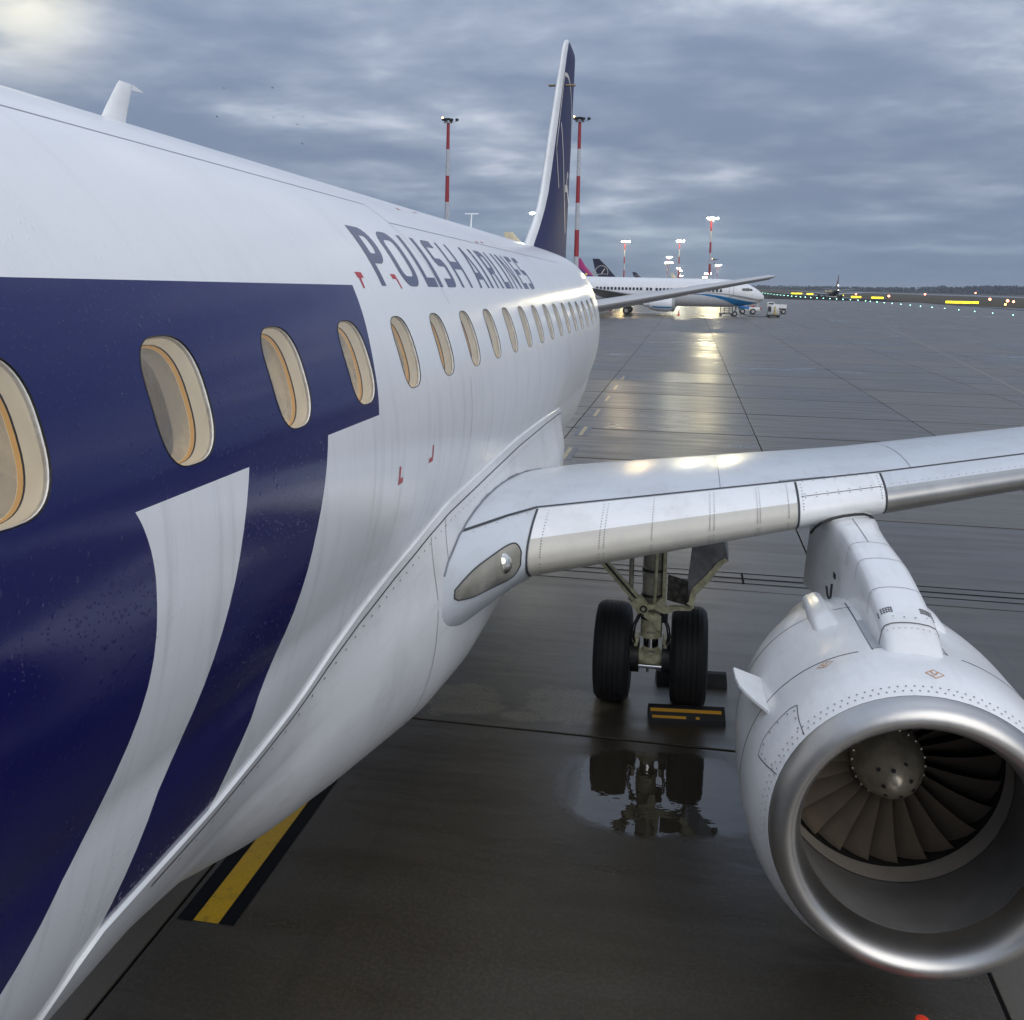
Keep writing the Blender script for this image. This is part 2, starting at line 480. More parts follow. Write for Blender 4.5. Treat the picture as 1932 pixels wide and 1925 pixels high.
def FS(y, s, off=0.0, side=1):
    x, z = sec(s)
    if off:
        e = 0.004; p = sec(s - e); q = sec(s + e); t = (q - p); t = t / np.linalg.norm(t)
        x += t[1] * off; z -= t[0] * off
    if y < -.2 or y > 13.6:
        wd = interp(y, TW); zt = interp(y, TT); zb = interp(y, TB)
        x *= wd; z = zb + (z - 1.416) / (4.755 - 1.416) * (zt - zb)
    return (side * x, y, z)
def FN(y, s):
    a = np.array(FS(y, s + .01)) - np.array(FS(y, s - .01)); b = np.array(FS(y + .01, s)) - np.array(FS(y - .01, s))
    n = np.cross(b, a); n = n / np.linalg.norm(n)
    return n if n[0] > 0 or n[2] > .9 else -n

WK = [2.453 + .747 * (k - 1) - .0008 * (k - 1) ** 2 for k in range(-2, 19)]
WS, WA, WB, WP = 1.093, .153, .184, 2.9
def wpt(yc, th, sc=1.0, extra=0.0):
    c, s_ = math.cos(th), math.sin(th)
    return (yc + (WA * sc + extra) * math.copysign(abs(c) ** (2 / WP), c), WS + (WB * sc + extra) * math.copysign(abs(s_) ** (2 / WP), s_))

def build_fuselage():
    NYC, NSB = 16, 12
    edges = [(WK[i] + WK[i + 1]) / 2 for i in range(len(WK) - 1)]
    edges = [WK[0] - .374] + edges + [WK[-1] + .37]
    ys = list(np.linspace(-3.8, edges[0], 22))[:-1]; cells = []
    for i in range(len(WK)):
        cells.append(len(ys))
        ys += list(np.linspace(edges[i], edges[i + 1], NYC + 1))[:-1]
    ys += list(np.linspace(edges[-1], 25.6, 46))
    s1, s2 = WS - .285, WS + .285
    ss = list(np.linspace(S_BOT, s1, 40))[:-1]; jb = len(ss)
    ss += list(np.linspace(s1, s2, NSB + 1))[:-1]; jt = jb + NSB
    ss += list(np.linspace(s2, S_TOP, 26))
    V = []; F = []; UV = []
    ny, ns = len(ys), len(ss)
    c0, c1 = cells[0], cells[-1] + NYC
    idx = {}
    def vert(y, s, side=1):
        V.append(FS(y, s, 0, side)); UV.append((y, s) if side > 0 else (y, 2.6 if s > 1.4 else s)); return len(V) - 1
    for i, y in enumerate(ys):
        for j, s in enumerate(ss):
            if jb < j < jt and c0 < i < c1 and (i - c0) % NYC: continue
            idx[i, j] = vert(y, s)
    sb = list(np.linspace(S_TOP, S_BOT, 44))
    sid = {}
    for i, y in enumerate(ys):
        for j, s in enumerate(sb):
            if j == 0: sid[i, j] = idx[i, ns - 1]
            elif j == len(sb) - 1: sid[i, j] = idx[i, 0]
            else:
                V.append(FS(y, s, 0, -1)); UV.append((30.0, s)); sid[i, j] = len(V) - 1
    for i in range(ny - 1):
        for j in range(ns - 1):
            if c0 <= i < c1 and jb <= j < jt: continue
            F.append((idx[i, j], idx[i + 1, j], idx[i + 1, j + 1], idx[i, j + 1]))
        for j in range(len(sb) - 1):
            F.append((sid[i, j], sid[i + 1, j], sid[i + 1, j + 1], sid[i, j + 1]))
    for k, ci in enumerate(cells):
        per = [(ci + a, jb) for a in range(NYC)] + [(ci + NYC, jb + a) for a in range(NSB)] + [(ci + NYC - a, jt) for a in range(NYC)] + [(ci, jt - a) for a in range(NSB)]
        ring = [idx[p] for p in per]
        B = [(ys[p[0]], ss[p[1]]) for p in per]
        th = [math.atan2((b[1] - WS) / WB, (b[0] - WK[k]) / WA) for b in B]
        H = [wpt(WK[k], t) for t in th]
        prev = ring
        for q in (.4, .75, .93, 1.0):
            cur = [vert(b[0] * (1 - q) + h[0] * q, b[1] * (1 - q) + h[1] * q) for b, h in zip(B, H)]
            for a in range(len(cur)):
                b_ = (a + 1) % len(cur)
                F.append((prev[a], prev[b_], cur[b_], cur[a]))
            prev = cur
    F.append(tuple(idx[ny - 1, j] for j in range(ns)) + tuple(sid[ny - 1, j] for j in range(1, len(sb) - 1)))
    me = bpy.data.meshes.new('fuselage')
    me.from_pydata(V, [], F)
    me.materials.append(FUS)
    uvl = me.uv_layers.new(name='skin')
    li = np.empty(len(me.loops), dtype=np.int32); me.loops.foreach_get('vertex_index', li)
    uvl.data.foreach_set('uv', np.array(UV, dtype=np.float32)[li].ravel())
    me.polygons.foreach_set('use_smooth', [True] * len(me.polygons))
    nrm = []
    for (y, s), v in zip(UV, V):
        if y < 29: nrm.append(FN(y, s) if s < 2.55 else np.array((v[0], 0, v[2] - ZU)) / max(1e-6, math.hypot(v[0], v[2] - ZU)))
        else: nrm.append((0, 0, 0))
    me.update()
    me.normals_split_custom_set_from_vertices([tuple(n) for n in nrm])
    return link('fuselage', me, ROOT)
fus = build_fuselage()

# ---- windows: gasket, deep reveal, trim and pane
def ringpts(yc, depth, sc=1.0, extra=0.0, n=48):
    out = []
    for i in range(n):
        y, s = wpt(yc, 2 * PI * i / n, sc, extra)
        p = np.array(FS(y, s)); q = FN(yc, WS)
        out.append(tuple(p - q * depth))
    return out
def build_window(yc):
    mb = MB()
    mb.loft([ringpts(yc, -.0005, 1, .003), ringpts(yc, -.0025, 1, .0005), ringpts(yc, .003, 1, -.001)], True, False, 0)
    win = mb.build('cabin_window', BLACKS, ROOT, angle=60)
    mb = MB()
    mb.loft([ringpts(yc, .003, 1, -.001), ringpts(yc, .016, 1, -.003)], True, False, 0)
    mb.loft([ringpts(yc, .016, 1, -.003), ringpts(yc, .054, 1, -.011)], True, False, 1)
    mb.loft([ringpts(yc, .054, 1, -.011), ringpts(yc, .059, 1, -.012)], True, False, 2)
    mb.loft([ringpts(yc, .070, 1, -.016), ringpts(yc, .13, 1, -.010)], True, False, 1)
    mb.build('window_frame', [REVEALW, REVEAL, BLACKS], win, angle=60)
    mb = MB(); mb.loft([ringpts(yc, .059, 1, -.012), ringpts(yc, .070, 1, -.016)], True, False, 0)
    mb.build('window_trim', TRIM_GLOW, win, angle=60)
    mb = MB()
    p = ringpts(yc, .007, 1, -.0018); mb.add(p, [tuple(range(len(p)))])
    mb.build('window_pane', PANE, win, smooth=False)
    mb = MB(); p = ringpts(yc, .071, 1, -.0165); mb.add(p, [tuple(range(len(p)))])
    mb.build('window_pane', PANE2, win, smooth=False)
for yc in WK: build_window(yc)

# ---- cabin seen through the panes
mb = MB()
cab = [(1.20, 2.56), (-1.28, 2.56), (-1.40, 3.2), (-1.30, 3.9), (-1.05, 4.3), (-.5, 4.55), (.5, 4.55), (1.02, 4.30)]
mb.loft([[(x, y, z) for x, z in cab] for y in (-.5, 16)], False, False)
mb.add([(x, -.5, z) for x, z in cab], [tuple(range(8))]); mb.add([(x, 16, z) for x, z in cab], [tuple(range(8))])
mb.build('cabin_lining', CABIN, ROOT, smooth=False)
MB().box((-.95, 7.7, 4.28), (.10, 16, .04)).box((.62, 7.7, 4.44), (.10, 16, .03)).build('cabin_light', LAMPWARM, ROOT)
def seat_mesh():
    mb = MB()
    for x0 in (.98, .50):
        prof = [(0, 0), (.06, .25), (.10, .55), (.13, .78), (.15, .95)]
        rings = []
        for t, (dy, z) in enumerate(prof):
            hw = (.21, .22, .22, .20, .13)[t]; th = (.13, .13, .12, .11, .07)[t]
            rings.append([(x0 + hw * math.copysign(abs(math.cos(a)) ** .5, math.cos(a)), dy + th * .5 * math.copysign(abs(math.sin(a)) ** .7, math.sin(a)), 2.98 + z * .85) for a in [2 * PI * i / 16 for i in range(16)]])
        mb.loft(rings, True, True)
        mb.bbox((x0, -.22, 2.94), (.42, .46, .14), .03)
    return mb.mesh('passenger_seat', SEATM)
sm = seat_mesh()
for k in range(17):
    link('passenger_seat', sm, ROOT).location = (0, -9.5 + 1.35 + .79 * k, 0)

# ---- lettering and markings, laid on the skin as thin film
SH = .32
def film(polys, name, m, parent=ROOT, off=.0016):
    """polys in (u, s): convex pieces cut fine enough to follow the skin"""
    mb = MB()
    for P in polys:
        n = len(P)
        if n == 4:
            a, b, c, d = [np.array(p, float) for p in P]
            k1 = max(1, int(max(np.linalg.norm(b - a), np.linalg.norm(c - d)) / .05)); k2 = max(1, int(max(np.linalg.norm(d - a), np.linalg.norm(c - b)) / .05))
            rows = []
            for i in range(k2 + 1):
                t = i / k2; L = a * (1 - t) + d * t; Q = b * (1 - t) + c * t
                rows.append([FS(*( lambda q: (q[0] + SH * (q[1] - 1.45), q[1]))(L * (1 - r / k1) + Q * (r / k1)), off) for r in range(k1 + 1)])
            mb.loft(rows, False, False)
        else:
            c = np.mean(np.array(P, float), 0)
            mb.add([FS(q[0] + SH * (q[1] - 1.45), q[1], off) for q in list(P) + [tuple(c)]], [(i, (i + 1) % n, n) for i in range(n)])
    return mb.build(name, m, parent)
ST, SB_ = 1.846, 1.449
def bar(u0, u1, s0, s1): return [(u0, s0), (u1, s0), (u1, s1), (u0, s1)]
def arc(cu, cs, ru, rs, a0, a1, tu, ts, n=6):
    out = []
    for i in range(n):
        p, q = [R(a0 + (a1 - a0) * k / n) for k in (i, i + 1)]
        out.append([(cu + (ru - tu) * math.cos(p), cs + (rs - ts) * math.sin(p)), (cu + ru * math.cos(p), cs + rs * math.sin(p)),
                    (cu + ru * math.cos(q), cs + rs * math.sin(q)), (cu + (ru - tu) * math.cos(q), cs + (rs - ts) * math.sin(q))])
    return out
def rrect(u0, u1, s0, s1, ru, rs, tu, ts, corners='1111'):
    """rounded frame: corner order top-left, top-right, bottom-right, bottom-left"""
    P = [bar(u0 + ru, u1 - ru, s1 - ts, s1), bar(u0 + ru, u1 - ru, s0, s0 + ts), bar(u0, u0 + tu, s0 + rs, s1 - rs), bar(u1 - tu, u1, s0 + rs, s1 - rs)]
    for k, (cu, cs, a) in enumerate(((u0 + ru, s1 - rs, 90), (u1 - ru, s1 - rs, 0), (u1 - ru, s0 + rs, 270), (u0 + ru, s0 + rs, 180))):
        if corners[k] == '1': P += arc(cu, cs, ru, rs, a, a + 90, tu, ts)
        else:
            x0, x1 = (u0, u0 + ru) if k in (0, 3) else (u1 - ru, u1)
            if k in (0, 1): P += [bar(x0, x1, s1 - ts, s1), bar(*((x0, x0 + tu) if k == 0 else (x1 - tu, x1)), s1 - rs, s1 - ts)]
            else: P += [bar(x0, x1, s0, s0 + ts), bar(*((x0, x0 + tu) if k == 3 else (x1 - tu, x1)), s0 + ts, s0 + rs)]
    return P
T = .066
def letter_P(u): return [bar(u, u + .072, SB_, ST)] + rrect(u + .01, u + .30, 1.588, ST, .13, .12, .09, T, '0110')
def letter_O(u): return rrect(u, u + .345, SB_, ST, .13, .12, .075, T)
def letter_L(u, wd=.25, t=.072): return [bar(u, u + t, SB_, ST), bar(u + t, u + wd, SB_, SB_ + T)]
def letter_I(u, t=.08): return [bar(u, u + t, SB_, ST)]
def letter_S(u, wd=.27):
    m = (SB_ + ST) / 2; h = T / 2; t = .07; r = .08
    P = [bar(u + r, u + wd, ST - T, ST), bar(u + r, u + wd - r, m - h, m + h), bar(u, u + wd - r, SB_, SB_ + T)]
    P += [bar(u, u + t, m - h + r, ST - r), bar(u + wd - t, u + wd, SB_ + r, m + h - r)]
    P += arc(u + r, ST - r, r, r, 90, 180, t, T) + arc(u + r, m - h + r, r, r, 180, 270, t, T)
    P += arc(u + wd - r, m + h - r, r, r, 0, 90, t, T) + arc(u + wd - r, SB_ + r, r, r, 270, 360, t, T)
    return P
def letter_H(u): return [bar(u, u + .06, SB_, ST), bar(u + .272, u + .332, SB_, ST), bar(u + .06, u + .272, 1.603, 1.670)]
def letter_A(u):
    t = .066; wd = .355; a0, a1 = u + .145, u + .21
    return [[(u, SB_), (u + t, SB_), (a1, ST), (a0, ST)], [(u + wd - t, SB_), (u + wd, SB_), (a1, ST), (a0, ST)], bar(u + .085, u + wd - .085, 1.525, 1.588)]
def letter_R(u):
    return [bar(u, u + .062, SB_, ST)] + rrect(u + .01, u + .295, 1.588, ST, .11, .10, .08, T, '0110') + [[(u + .215, SB_), (u + .29, SB_), (u + .24, 1.59), (u + .165, 1.59)]]
def letter_N(u):
    wd = .325; return [bar(u, u + .06, SB_, ST), bar(u + wd - .062, u + wd, SB_, ST), [(u + wd - .085, SB_), (u + wd - .01, SB_), (u + .085, ST), (u + .01, ST)]]
def letter_E(u, wd=.25): return [bar(u, u + .068, SB_, ST)] + [bar(u + .068, u + wd, a, a + T) for a in (SB_, 1.613, ST - T)]
LET = [('P', letter_P(4.72)), ('O', letter_O(5.147)), ('L', letter_L(5.62)), ('I', letter_I(5.911)), ('S', letter_S(6.12)), ('H', letter_H(6.533)),
       ('A', letter_A(7.125)), ('I', letter_I(7.572)), ('R', letter_R(7.805)), ('L', letter_L(8.205, .235)), ('I', letter_I(8.497)), ('N', letter_N(8.71)), ('E', letter_E(9.178)), ('S', letter_S(9.555))]
for ch, P in LET:
    o = film(P, 'letter', LETTER)
    o['label'] = 'slate blue painted letter ' + ch + ' of the fuselage lettering'
def film0(P, name, m):
    return film([[(y - SH * (s - 1.45), s) for y, s in q] for q in P], name, m)
film0([bar(4.411, 4.50, 1.492, 1.523), [(4.408, 1.434), (4.431, 1.434), (4.458, 1.493), (4.426, 1.493)]], 'corner_marking', REDM)
film0([bar(4.977, 5.058, 1.493, 1.523), [(5.034, 1.435), (5.056, 1.435), (5.062, 1.495), (5.036, 1.495)]], 'corner_marking', REDM)
film0([bar(4.352, 4.425, .476, .503), bar(4.352, 4.377, .503, .564)], 'corner_marking', REDM)
film0([bar(4.906, 4.985, .485, .510), bar(4.964, 4.988, .510, .572)], 'corner_marking', REDM)

# ---- skin joints
mb = MB()
def fseam(pts, wd=.006, off=.0012):
    P = []; N = []
    for i in range(len(pts) - 1):
        (y0, s0), (y1, s1) = pts[i], pts[i + 1]
        k = max(2, int(math.hypot(y1 - y0, s1 - s0) / .08))
        for t in range(k + (1 if i == len(pts) - 2 else 0)):
            y = y0 + (y1 - y0) * t / k; s = s0 + (s1 - s0) * t / k
            P.append(FS(y, s, off)); N.append(FN(y, s))
    mb.ribbon(P, N, wd)
fseam([(-1, 2.17), (5.92, 2.17), (5.92, 1.976), (14, 1.965)])
fseam([(5.92, 1.976), (5.92, 1.33)], .004); fseam([(5.92, .86), (5.92, .13)], .004)
fseam([(11.0, 1.965), (11.0, 1.33)], .004); fseam([(11.0, .86), (11.0, .02)], .004)
fseam([(1.0, 2.17), (1.0, 1.36)], .004)
mb.build('panel_seam', SEAMF, ROOT)
for yy, ss_ in ((6.97, 2.284), (7.6, 2.34), (8.6, 1.99), (8.88, 2.007)):
    film0([bar(yy, yy + .09, ss_, ss_ + .022)], 'red_stencil', REDM)

# ---- antennas on the crown
mb = MB()
for z, y0, y1, t in ((4.72, 4.27, 4.49, .022), (4.85, 4.37, 4.53, .018), (4.99, 4.475, 4.585, .013), (5.005, 4.485, 4.60, .008)):
    pass
rings = [[(t * math.sin(a) * 1.0, (y0 + y1) / 2 + (y1 - y0) / 2 * math.cos(a), z) for a in [2 * PI * i / 16 for i in range(16)]]
         for z, y0, y1, t in ((4.70, 4.25, 4.49, .03), (4.87, 4.365, 4.54, .022), (4.99, 4.455, 4.585, .014), (5.01, 4.475, 4.60, .008))]
mb.loft(rings, True, True)
mb.prism([(-.004, 4.50, 5.0), (-.004, 4.60, 4.985), (-.004, 4.69, 4.992), (-.004, 4.60, 5.012)], (.008, 0, 0))
mb.build('blade_antenna', WHITE, ROOT)
MB().tube((0, 12.53, 4.74), (0, 12.58, 4.985), .012, .008, 8).tube((-.09, 12.58, 4.99), (.09, 12.58, 4.99), .008, None, 8).build('mast_antenna', WHITE, ROOT)

# ---- belly fairing
SE = [(2.0, -1.9), (2.1, -.9), (2.2, -.52), (2.3, -.425), (2.965, -.412), (3.34, -.355), (3.6, -.30), (3.9, -.19), (4.2, -.12), (4.65, -.055), (5.28, .03), (5.7, .098),
      (6.75, .12), (8.16, .137), (10, .086), (11.3, .02), (11.9, -.25), (12.6, -.8), (13.2, -1.8)]
TF = [(2.0, 0), (2.8, 0), (3.43, .13), (4, .41), (4.6, .6), (5.7, .9), (6.5, 1), (10.6, 1), (11.6, .72), (12.5, .3), (13.2, 0)]
def fair(y, q, off=0.0):
    """q 0 at the upper edge on the skin, 1 at the keel"""
    s0 = lin(y, SE); t = lin(y, TF)
    xb, _, zb = FS(y, s0 + (S_BOT - s0) * q, .012 + off)
    xe, _, ze = FS(y, s0, .014 + off)
    a, b, p = 1.50 + off, 1.15 + off, 3.2
    q1 = .24
    if q < q1:
        u = q / q1; x = xe + (a - .045 - xe) * (u * u * (3 - 2 * u)) + .045 * u ** 3; z = ze + (2.2 - ze) * u
    else:
        th = (q - q1) / (1 - q1) * PI / 2
        x = a * max(math.cos(th), 0) ** (2 / p); z = 2.2 - b * math.sin(th) ** (2 / p)
    x = xb + (x - xb) * t; z = zb + (z - zb) * t
    return (x, y, z)
def fairN(y, q):
    a = np.array(fair(y, min(q + .01, 1))) - np.array(fair(y, max(q - .01, 0))); b = np.array(fair(y + .02, q)) - np.array(fair(y - .02, q))
    n = np.cross(a, b); n = n / np.linalg.norm(n)
    return n if n[0] > 0 else -n
mb = MB()
qs = list(np.linspace(0, .24, 9)) + list(np.linspace(.24, 1, 30))[1:]
yl = list(np.linspace(2.0, 3.4, 18)) + list(np.linspace(3.4, 13.2, 76))[1:]
lip = []
rows = []
for y in yl:
    s0 = lin(y, SE)
    row = [FS(y, s0 + .004, -.004)] + [fair(y, q) for q in qs]
    row += [(-x, yy, z) for x, yy, z in row[-2::-1]]
    rows.append(row)
mb.loft(rows, False, False)
fairing = mb.build('belly_fairing', WHITE, ROOT, angle=50)
mb = MB(); rb = MB()
def qseam(pts, wd=.006):
    P = []; N = []
    for i in range(len(pts) - 1):
        (y0, q0), (y1, q1) = pts[i], pts[i + 1]
        for t in range(9 if i == len(pts) - 2 else 8):
            y = y0 + (y1 - y0) * t / 8; q = q0 + (q1 - q0) * t / 8
            P.append(fair(y, q, .0025)); N.append(fairN(y, q))
    mb.ribbon(P, N, wd)
yy = list(np.linspace(2.6, 11.4, 14))
qseam([(y, .030) for y in yy], .009)
for y in np.arange(2.8, 11.3, .105):
    rb.disc(fair(y, .055, .003), fairN(y, .055), .006)
for y, q0, q1 in ((5.62, .03, .16), (9.5, .03, .18), (10.6, .03, .3), (5.35, .04, .52), (7.1, .3, .8)):
    qseam([(y, q0), (y, (q0 + q1) / 2), (y, q1)], .005)
qseam([(5.35, .52), (5.7, .56), (6.2, .56), (7.05, .54)], .005)
for y in np.arange(5.4, 7.1, .12): rb.disc(fair(y, .575, .003), fairN(y, .575), .006)
mb.build('panel_seam', SEAM, ROOT)

# ---- wing
LEy = lambda X: 5.45 + .5 * X if X > 1.8 else interp(X, [(.6, 4.5), (1.1, 4.72), (1.3, 4.98), (1.42, 5.30), (1.55, 5.72), (1.68, 6.10), (1.8, 6.35)])
TEy = lambda X: 10.7 if X < 4.3 else 10.7 + (X - 4.3) * .282
def LEz(X):
    z = 2.21 + .1077 * (X - 1.8)
    return z if X > 1.8 else z - .02 * (1.8 - X) / .4
def thick(X): return lin(X, [(.6, .150), (1.3, .150), (1.8, .144), (4.3, .136), (6, .128), (13, .105)])
def foil(X, u, up, off=0.0):
    c = TEy(X) - LEy(X)
    u = min(max(u, 0.0), 1.0)
    yt = 5 * thick(X) * (.2969 * math.sqrt(u) - .1260 * u - .3516 * u * u + .2843 * u ** 3 - .1026 * u ** 4) * c
    inc = lin(X, [(1, .036), (6, .022), (13, -.02)])
    zc = .010 * c * 4 * u * (1 - u)
    z = LEz(X) - u * c * inc + zc + (yt + off if up else -yt * .92 - off)
    return (X, LEy(X) + u * c - (off if u < .02 else 0), z)
def foilN(X, u, up):
    a = np.array(foil(X + .02, u, up)) - np.array(foil(X - .02, u, up)); u0, u1 = max(u - .004, 0), min(u + .004, 1)
    b = np.array(foil(X, u1, up)) - np.array(foil(X, u0, up))
    n = np.cross(a, b); n = n / np.linalg.norm(n)
    return n if (n[2] > 0) == bool(up) else -n
UU = [0.5 * (1 - math.cos(PI * i / 34)) for i in range(35)]
def wing_ring(X, off=0):
    return [foil(X, u, True, off) for u in reversed(UU)] + [foil(X, u, False, off) for u in UU[1:]]
XS = [.6, 1.1, 1.2, 1.3, 1.36, 1.42, 1.48, 1.55, 1.61, 1.68, 1.74, 1.8] + list(np.linspace(1.8, 13.0, 40))[1:]
mb = MB(); mb.loft([wing_ring(X) for X in XS] + [[(13.06, p[1] + .0, LEz(13) + (p[2] - LEz(13)) * .2) for p in wing_ring(13.0)]], True, True)
wing = mb.build('wing', GREYW, ROOT, angle=60)
mirror_parts = [wing]
def slat(name, X0, X1, mats, ub, ulow=.045, utop=.104, n=24, off=.004):
    us = [(u, True) for u in np.linspace(math.sqrt(utop), 0, 22) ** 2] + [(u, False) for u in (np.linspace(0, math.sqrt(ulow), 9) ** 2)[1:]]
    mb = MB()
    rings = []
    for X in np.linspace(X0, X1, n):
        r = [foil(X, us[0][0], True, -.004)] + [foil(X, u, up, off) for u, up in us] + [foil(X, us[-1][0], False, -.01)]
        rings.append(r)
    k = sum(1 for u, up in us if up and u > ub) + 1
    mb.loft(rings, False, False, 0, lambda i, j: 0 if j < k else 1)
    for r in (rings[0], rings[-1]):
        e = [(p[0], p[1] + .03, p[2]) for p in r]
        mb.add(list(r), [tuple(range(len(r)))], 0)
    return mb.build(name, mats, ROOT, angle=50)
slat('leading_edge_slat', 1.815, 3.655, [WHITE, BEIGE], .020)
slat('leading_edge_slat', 4.345, 8.4, [GREYW, SLATM], .030)
slat('leading_edge_slat', 8.42, 12.7, [GREYW, SLATM], .030)
slat('leading_edge_panel', 3.675, 4.325, [WHITE, WHITE], .02, .03, .104, 8, .004)

mb = MB()
def wseam(pts, up=True, wd=.010, off=.0055, n=12):
    P = []; N = []
    for i in range(len(pts) - 1):
        (X0, u0), (X1, u1) = pts[i], pts[i + 1]
        for t in range(n + (1 if i == len(pts) - 2 else 0)):
            X = X0 + (X1 - X0) * t / n; u = u0 + (u1 - u0) * t / n
            P.append(foil(X, u, up, off)); N.append(foilN(X, u, up))
    mb.ribbon(P, N, wd)
wseam([(1.33, .1125), (6.0, .1125), (12.7, .1125)], True, .020, .0045, 30)
for X in (1.805, 3.665, 4.335):
    P = [foil(X, u, True, .0060) for u in np.linspace(.32, 0, 24) ** 2] + [foil(X, u, False, .0060) for u in (np.linspace(0, .2, 8) ** 2)[1:]]
    N = [foilN(X, max(u, .0005), True) for u in np.linspace(.32, 0, 24) ** 2] + [foilN(X, max(u, .0005), False) for u in (np.linspace(0, .2, 8) ** 2)[1:]]
    mb.ribbon(P, N, .014)
wseam([(3.69, .034), (4.31, .034)], True, .006, .0065)
wseam([(3.55, .112), (3.55, .122), (3.9, .118), (3.95, .112)], True, .006, .003)
for X0, X1 in ((1.86, 2.28), (2.34, 2.62), (2.70, 3.10), (3.16, 3.60)): wseam([(X0, .048), (X1, .048)], False, .014, .002)
wseam([(4.4, .048), (8.3, .048)], False, .014, .002, 24)
for u0, X0, X1 in ((.62, 1.55, 6), (.72, 1.55, 8)): wseam([(X0, u0), (X1, u0)], True, .006, .0015, 24)
for X in (3.1, 4.6, 6.2): wseam([(X, .115), (X, .6)], True, .004, .0015)
mb.build('panel_seam', SEAM, ROOT)
for X0 in (1.89, 2.27, 2.30, 2.62, 3.02, 3.05, 3.36, 3.38, 3.59):
    for u in np.linspace(.30, .0, 17) ** 2:
        rb.disc(foil(X0, u, True, .0095), foilN(X0, max(u, .0006), True), .0045)
    for u in (np.linspace(0, .14, 5) ** 2)[1:]: rb.disc(foil(X0, u, False, .0095), foilN(X0, u, False), .0045)
for X in np.arange(3.72, 4.32, .085):
    for u in (.028, .041, .098): rb.disc(foil(X, u, True, .0075), foilN(X, u, True), .005)
for X in (3.70, 4.30):
    for u in np.linspace(.29, .06, 9) ** 2: rb.disc(foil(X, u, True, .0075), foilN(X, u, True), .005)
for X in np.arange(4.4, 8.3, .06):
    rb.disc(foil(X, .036, True, .0095), foilN(X, .036, True), .004)
for X in np.arange(1.5, 1.8, .05): rb.disc(foil(X, .098, True, .003), foilN(X, .098, True), .0045)

mb = MB(); P = []
for y in np.linspace(5.30, 11.2, 60):
    best = None
    for q in np.linspace(.02, .40, 90):
        x, _, z = fair(y, q)
        u = (y - LEy(x)) / (TEy(x) - LEy(x))
        if 0 < u < 1:
            dz_ = foil(x, u, True)[2] - z
            if best is None or abs(dz_) < best[0]: best = (abs(dz_), (x + .004, y, z + .004))
    if best and best[0] < .03: P.append(best[1])
mb.path(P, .0065, 5); mb.build('root_seal', SEAMF, ROOT)
# ---- landing light in the wing root glove
mb = MB(); lensr = []
def glove(X, a):
    """a: signed surface station, + upper side, - lower side"""
    return foil(X, a * a, a > 0, .006), foilN(X, max(a * a, .0006), a > 0)
def lpt(i, j, off=0.0):
    # i 0..1 inboard->outboard, j 0..1 lower->upper
    X = 1.50 + (1.775 - 1.50) * i
    lo = -.03 - .085 * i; hi = .085 + .095 * i
    e = max(0.0, 1.7 * i - .7) ** 5 + .85 * max(0.0, 1 - 3.2 * i) ** 2
    mid = (lo + hi) / 2; hf = (hi - lo) / 2 * (1 - .75 * e)
    p, n = glove(X, mid + hf * (2 * j - 1))
    return tuple(np.array(p) + n * off)
mb.loft([[lpt(i / 20, j / 12) for j in range(13)] for i in range(21)], False, False)
lens = mb.build('landing_light', mat('lamp_housing', (0.66, 0.62, 0.54), 0.34, 0.45, var=0.20, vs=5), ROOT)
mb = MB(); mb.loft([[lpt(i / 20, j / 12, .012 * math.sin(PI * i / 20) * math.sin(PI * j / 12)) for j in range(13)] for i in range(21)], False, False)
mb.build('lamp_lens', LENS, lens)
pc, nc = glove(1.70, .04)
MB().ball(tuple(np.array(pc) - nc * .040), .078, 24, 14).build('lamp_bulb', mat('lamp_reflector', (.75, .72, .64), .16, .9), lens)
mb = MB()
edge = [lpt(i / 20, 0) for i in range(21)] + [lpt(1, j / 12) for j in range(1, 13)] + [lpt(i / 20, 1) for i in range(19, -1, -1)] + [lpt(0, j / 12) for j in range(11, -1, -1)]
mb.path([tuple(np.array(p) + np.array((0, -.003, .001))) for p in edge], .005, 5)
mb.build('lamp_rim', SEAM, lens)

# ---- tailplane and fin
def surf(p0, c0, p1, c1, t0, t1, axis, n=8, sweep_te=True):
    """tapered lifting surface between two chord lines; axis = thickness direction"""
    p0 = np.array(p0, float); p1 = np.array(p1, float); axis = np.array(axis, float); rings = []
    for k in range(n + 1):
        f = k / n; p = p0 + (p1 - p0) * f; c = c0 + (c1 - c0) * f; t = t0 + (t1 - t0) * f
        yt = lambda u: 5 * t * (.2969 * math.sqrt(u) - .1260 * u - .3516 * u * u + .2843 * u ** 3 - .1036 * u ** 4) * c
        us = [.5 * (1 - math.cos(PI * i / 18)) for i in range(19)]
        rings.append([tuple(p + np.array((0, u * c, 0)) + axis * yt(u)) for u in reversed(us)] + [tuple(p + np.array((0, u * c, 0)) - axis * yt(u)) for u in us[1:-1]])
    return rings
r = surf((.55, 18.9, 3.62), 2.9, (4.55, 21.7, 4.40), 1.25, .10, .09, (0, 0, 1))
tip = [[(4.66, 21.9 + (p[1] - 21.7) * .8, 4.42 + (p[2] - 4.40) * .45) for p in r[-1]], [(4.71, 22.05 + (p[1] - 21.7) * .6, 4.425) for p in r[-1]]]
mb = MB(); mb.loft(r + tip, True, True)
stab = mb.build('tailplane', paint('tail_silver', (0.50, 0.51, 0.53), 0.28, 0.2), ROOT, angle=50)
mirror_parts.append(stab)

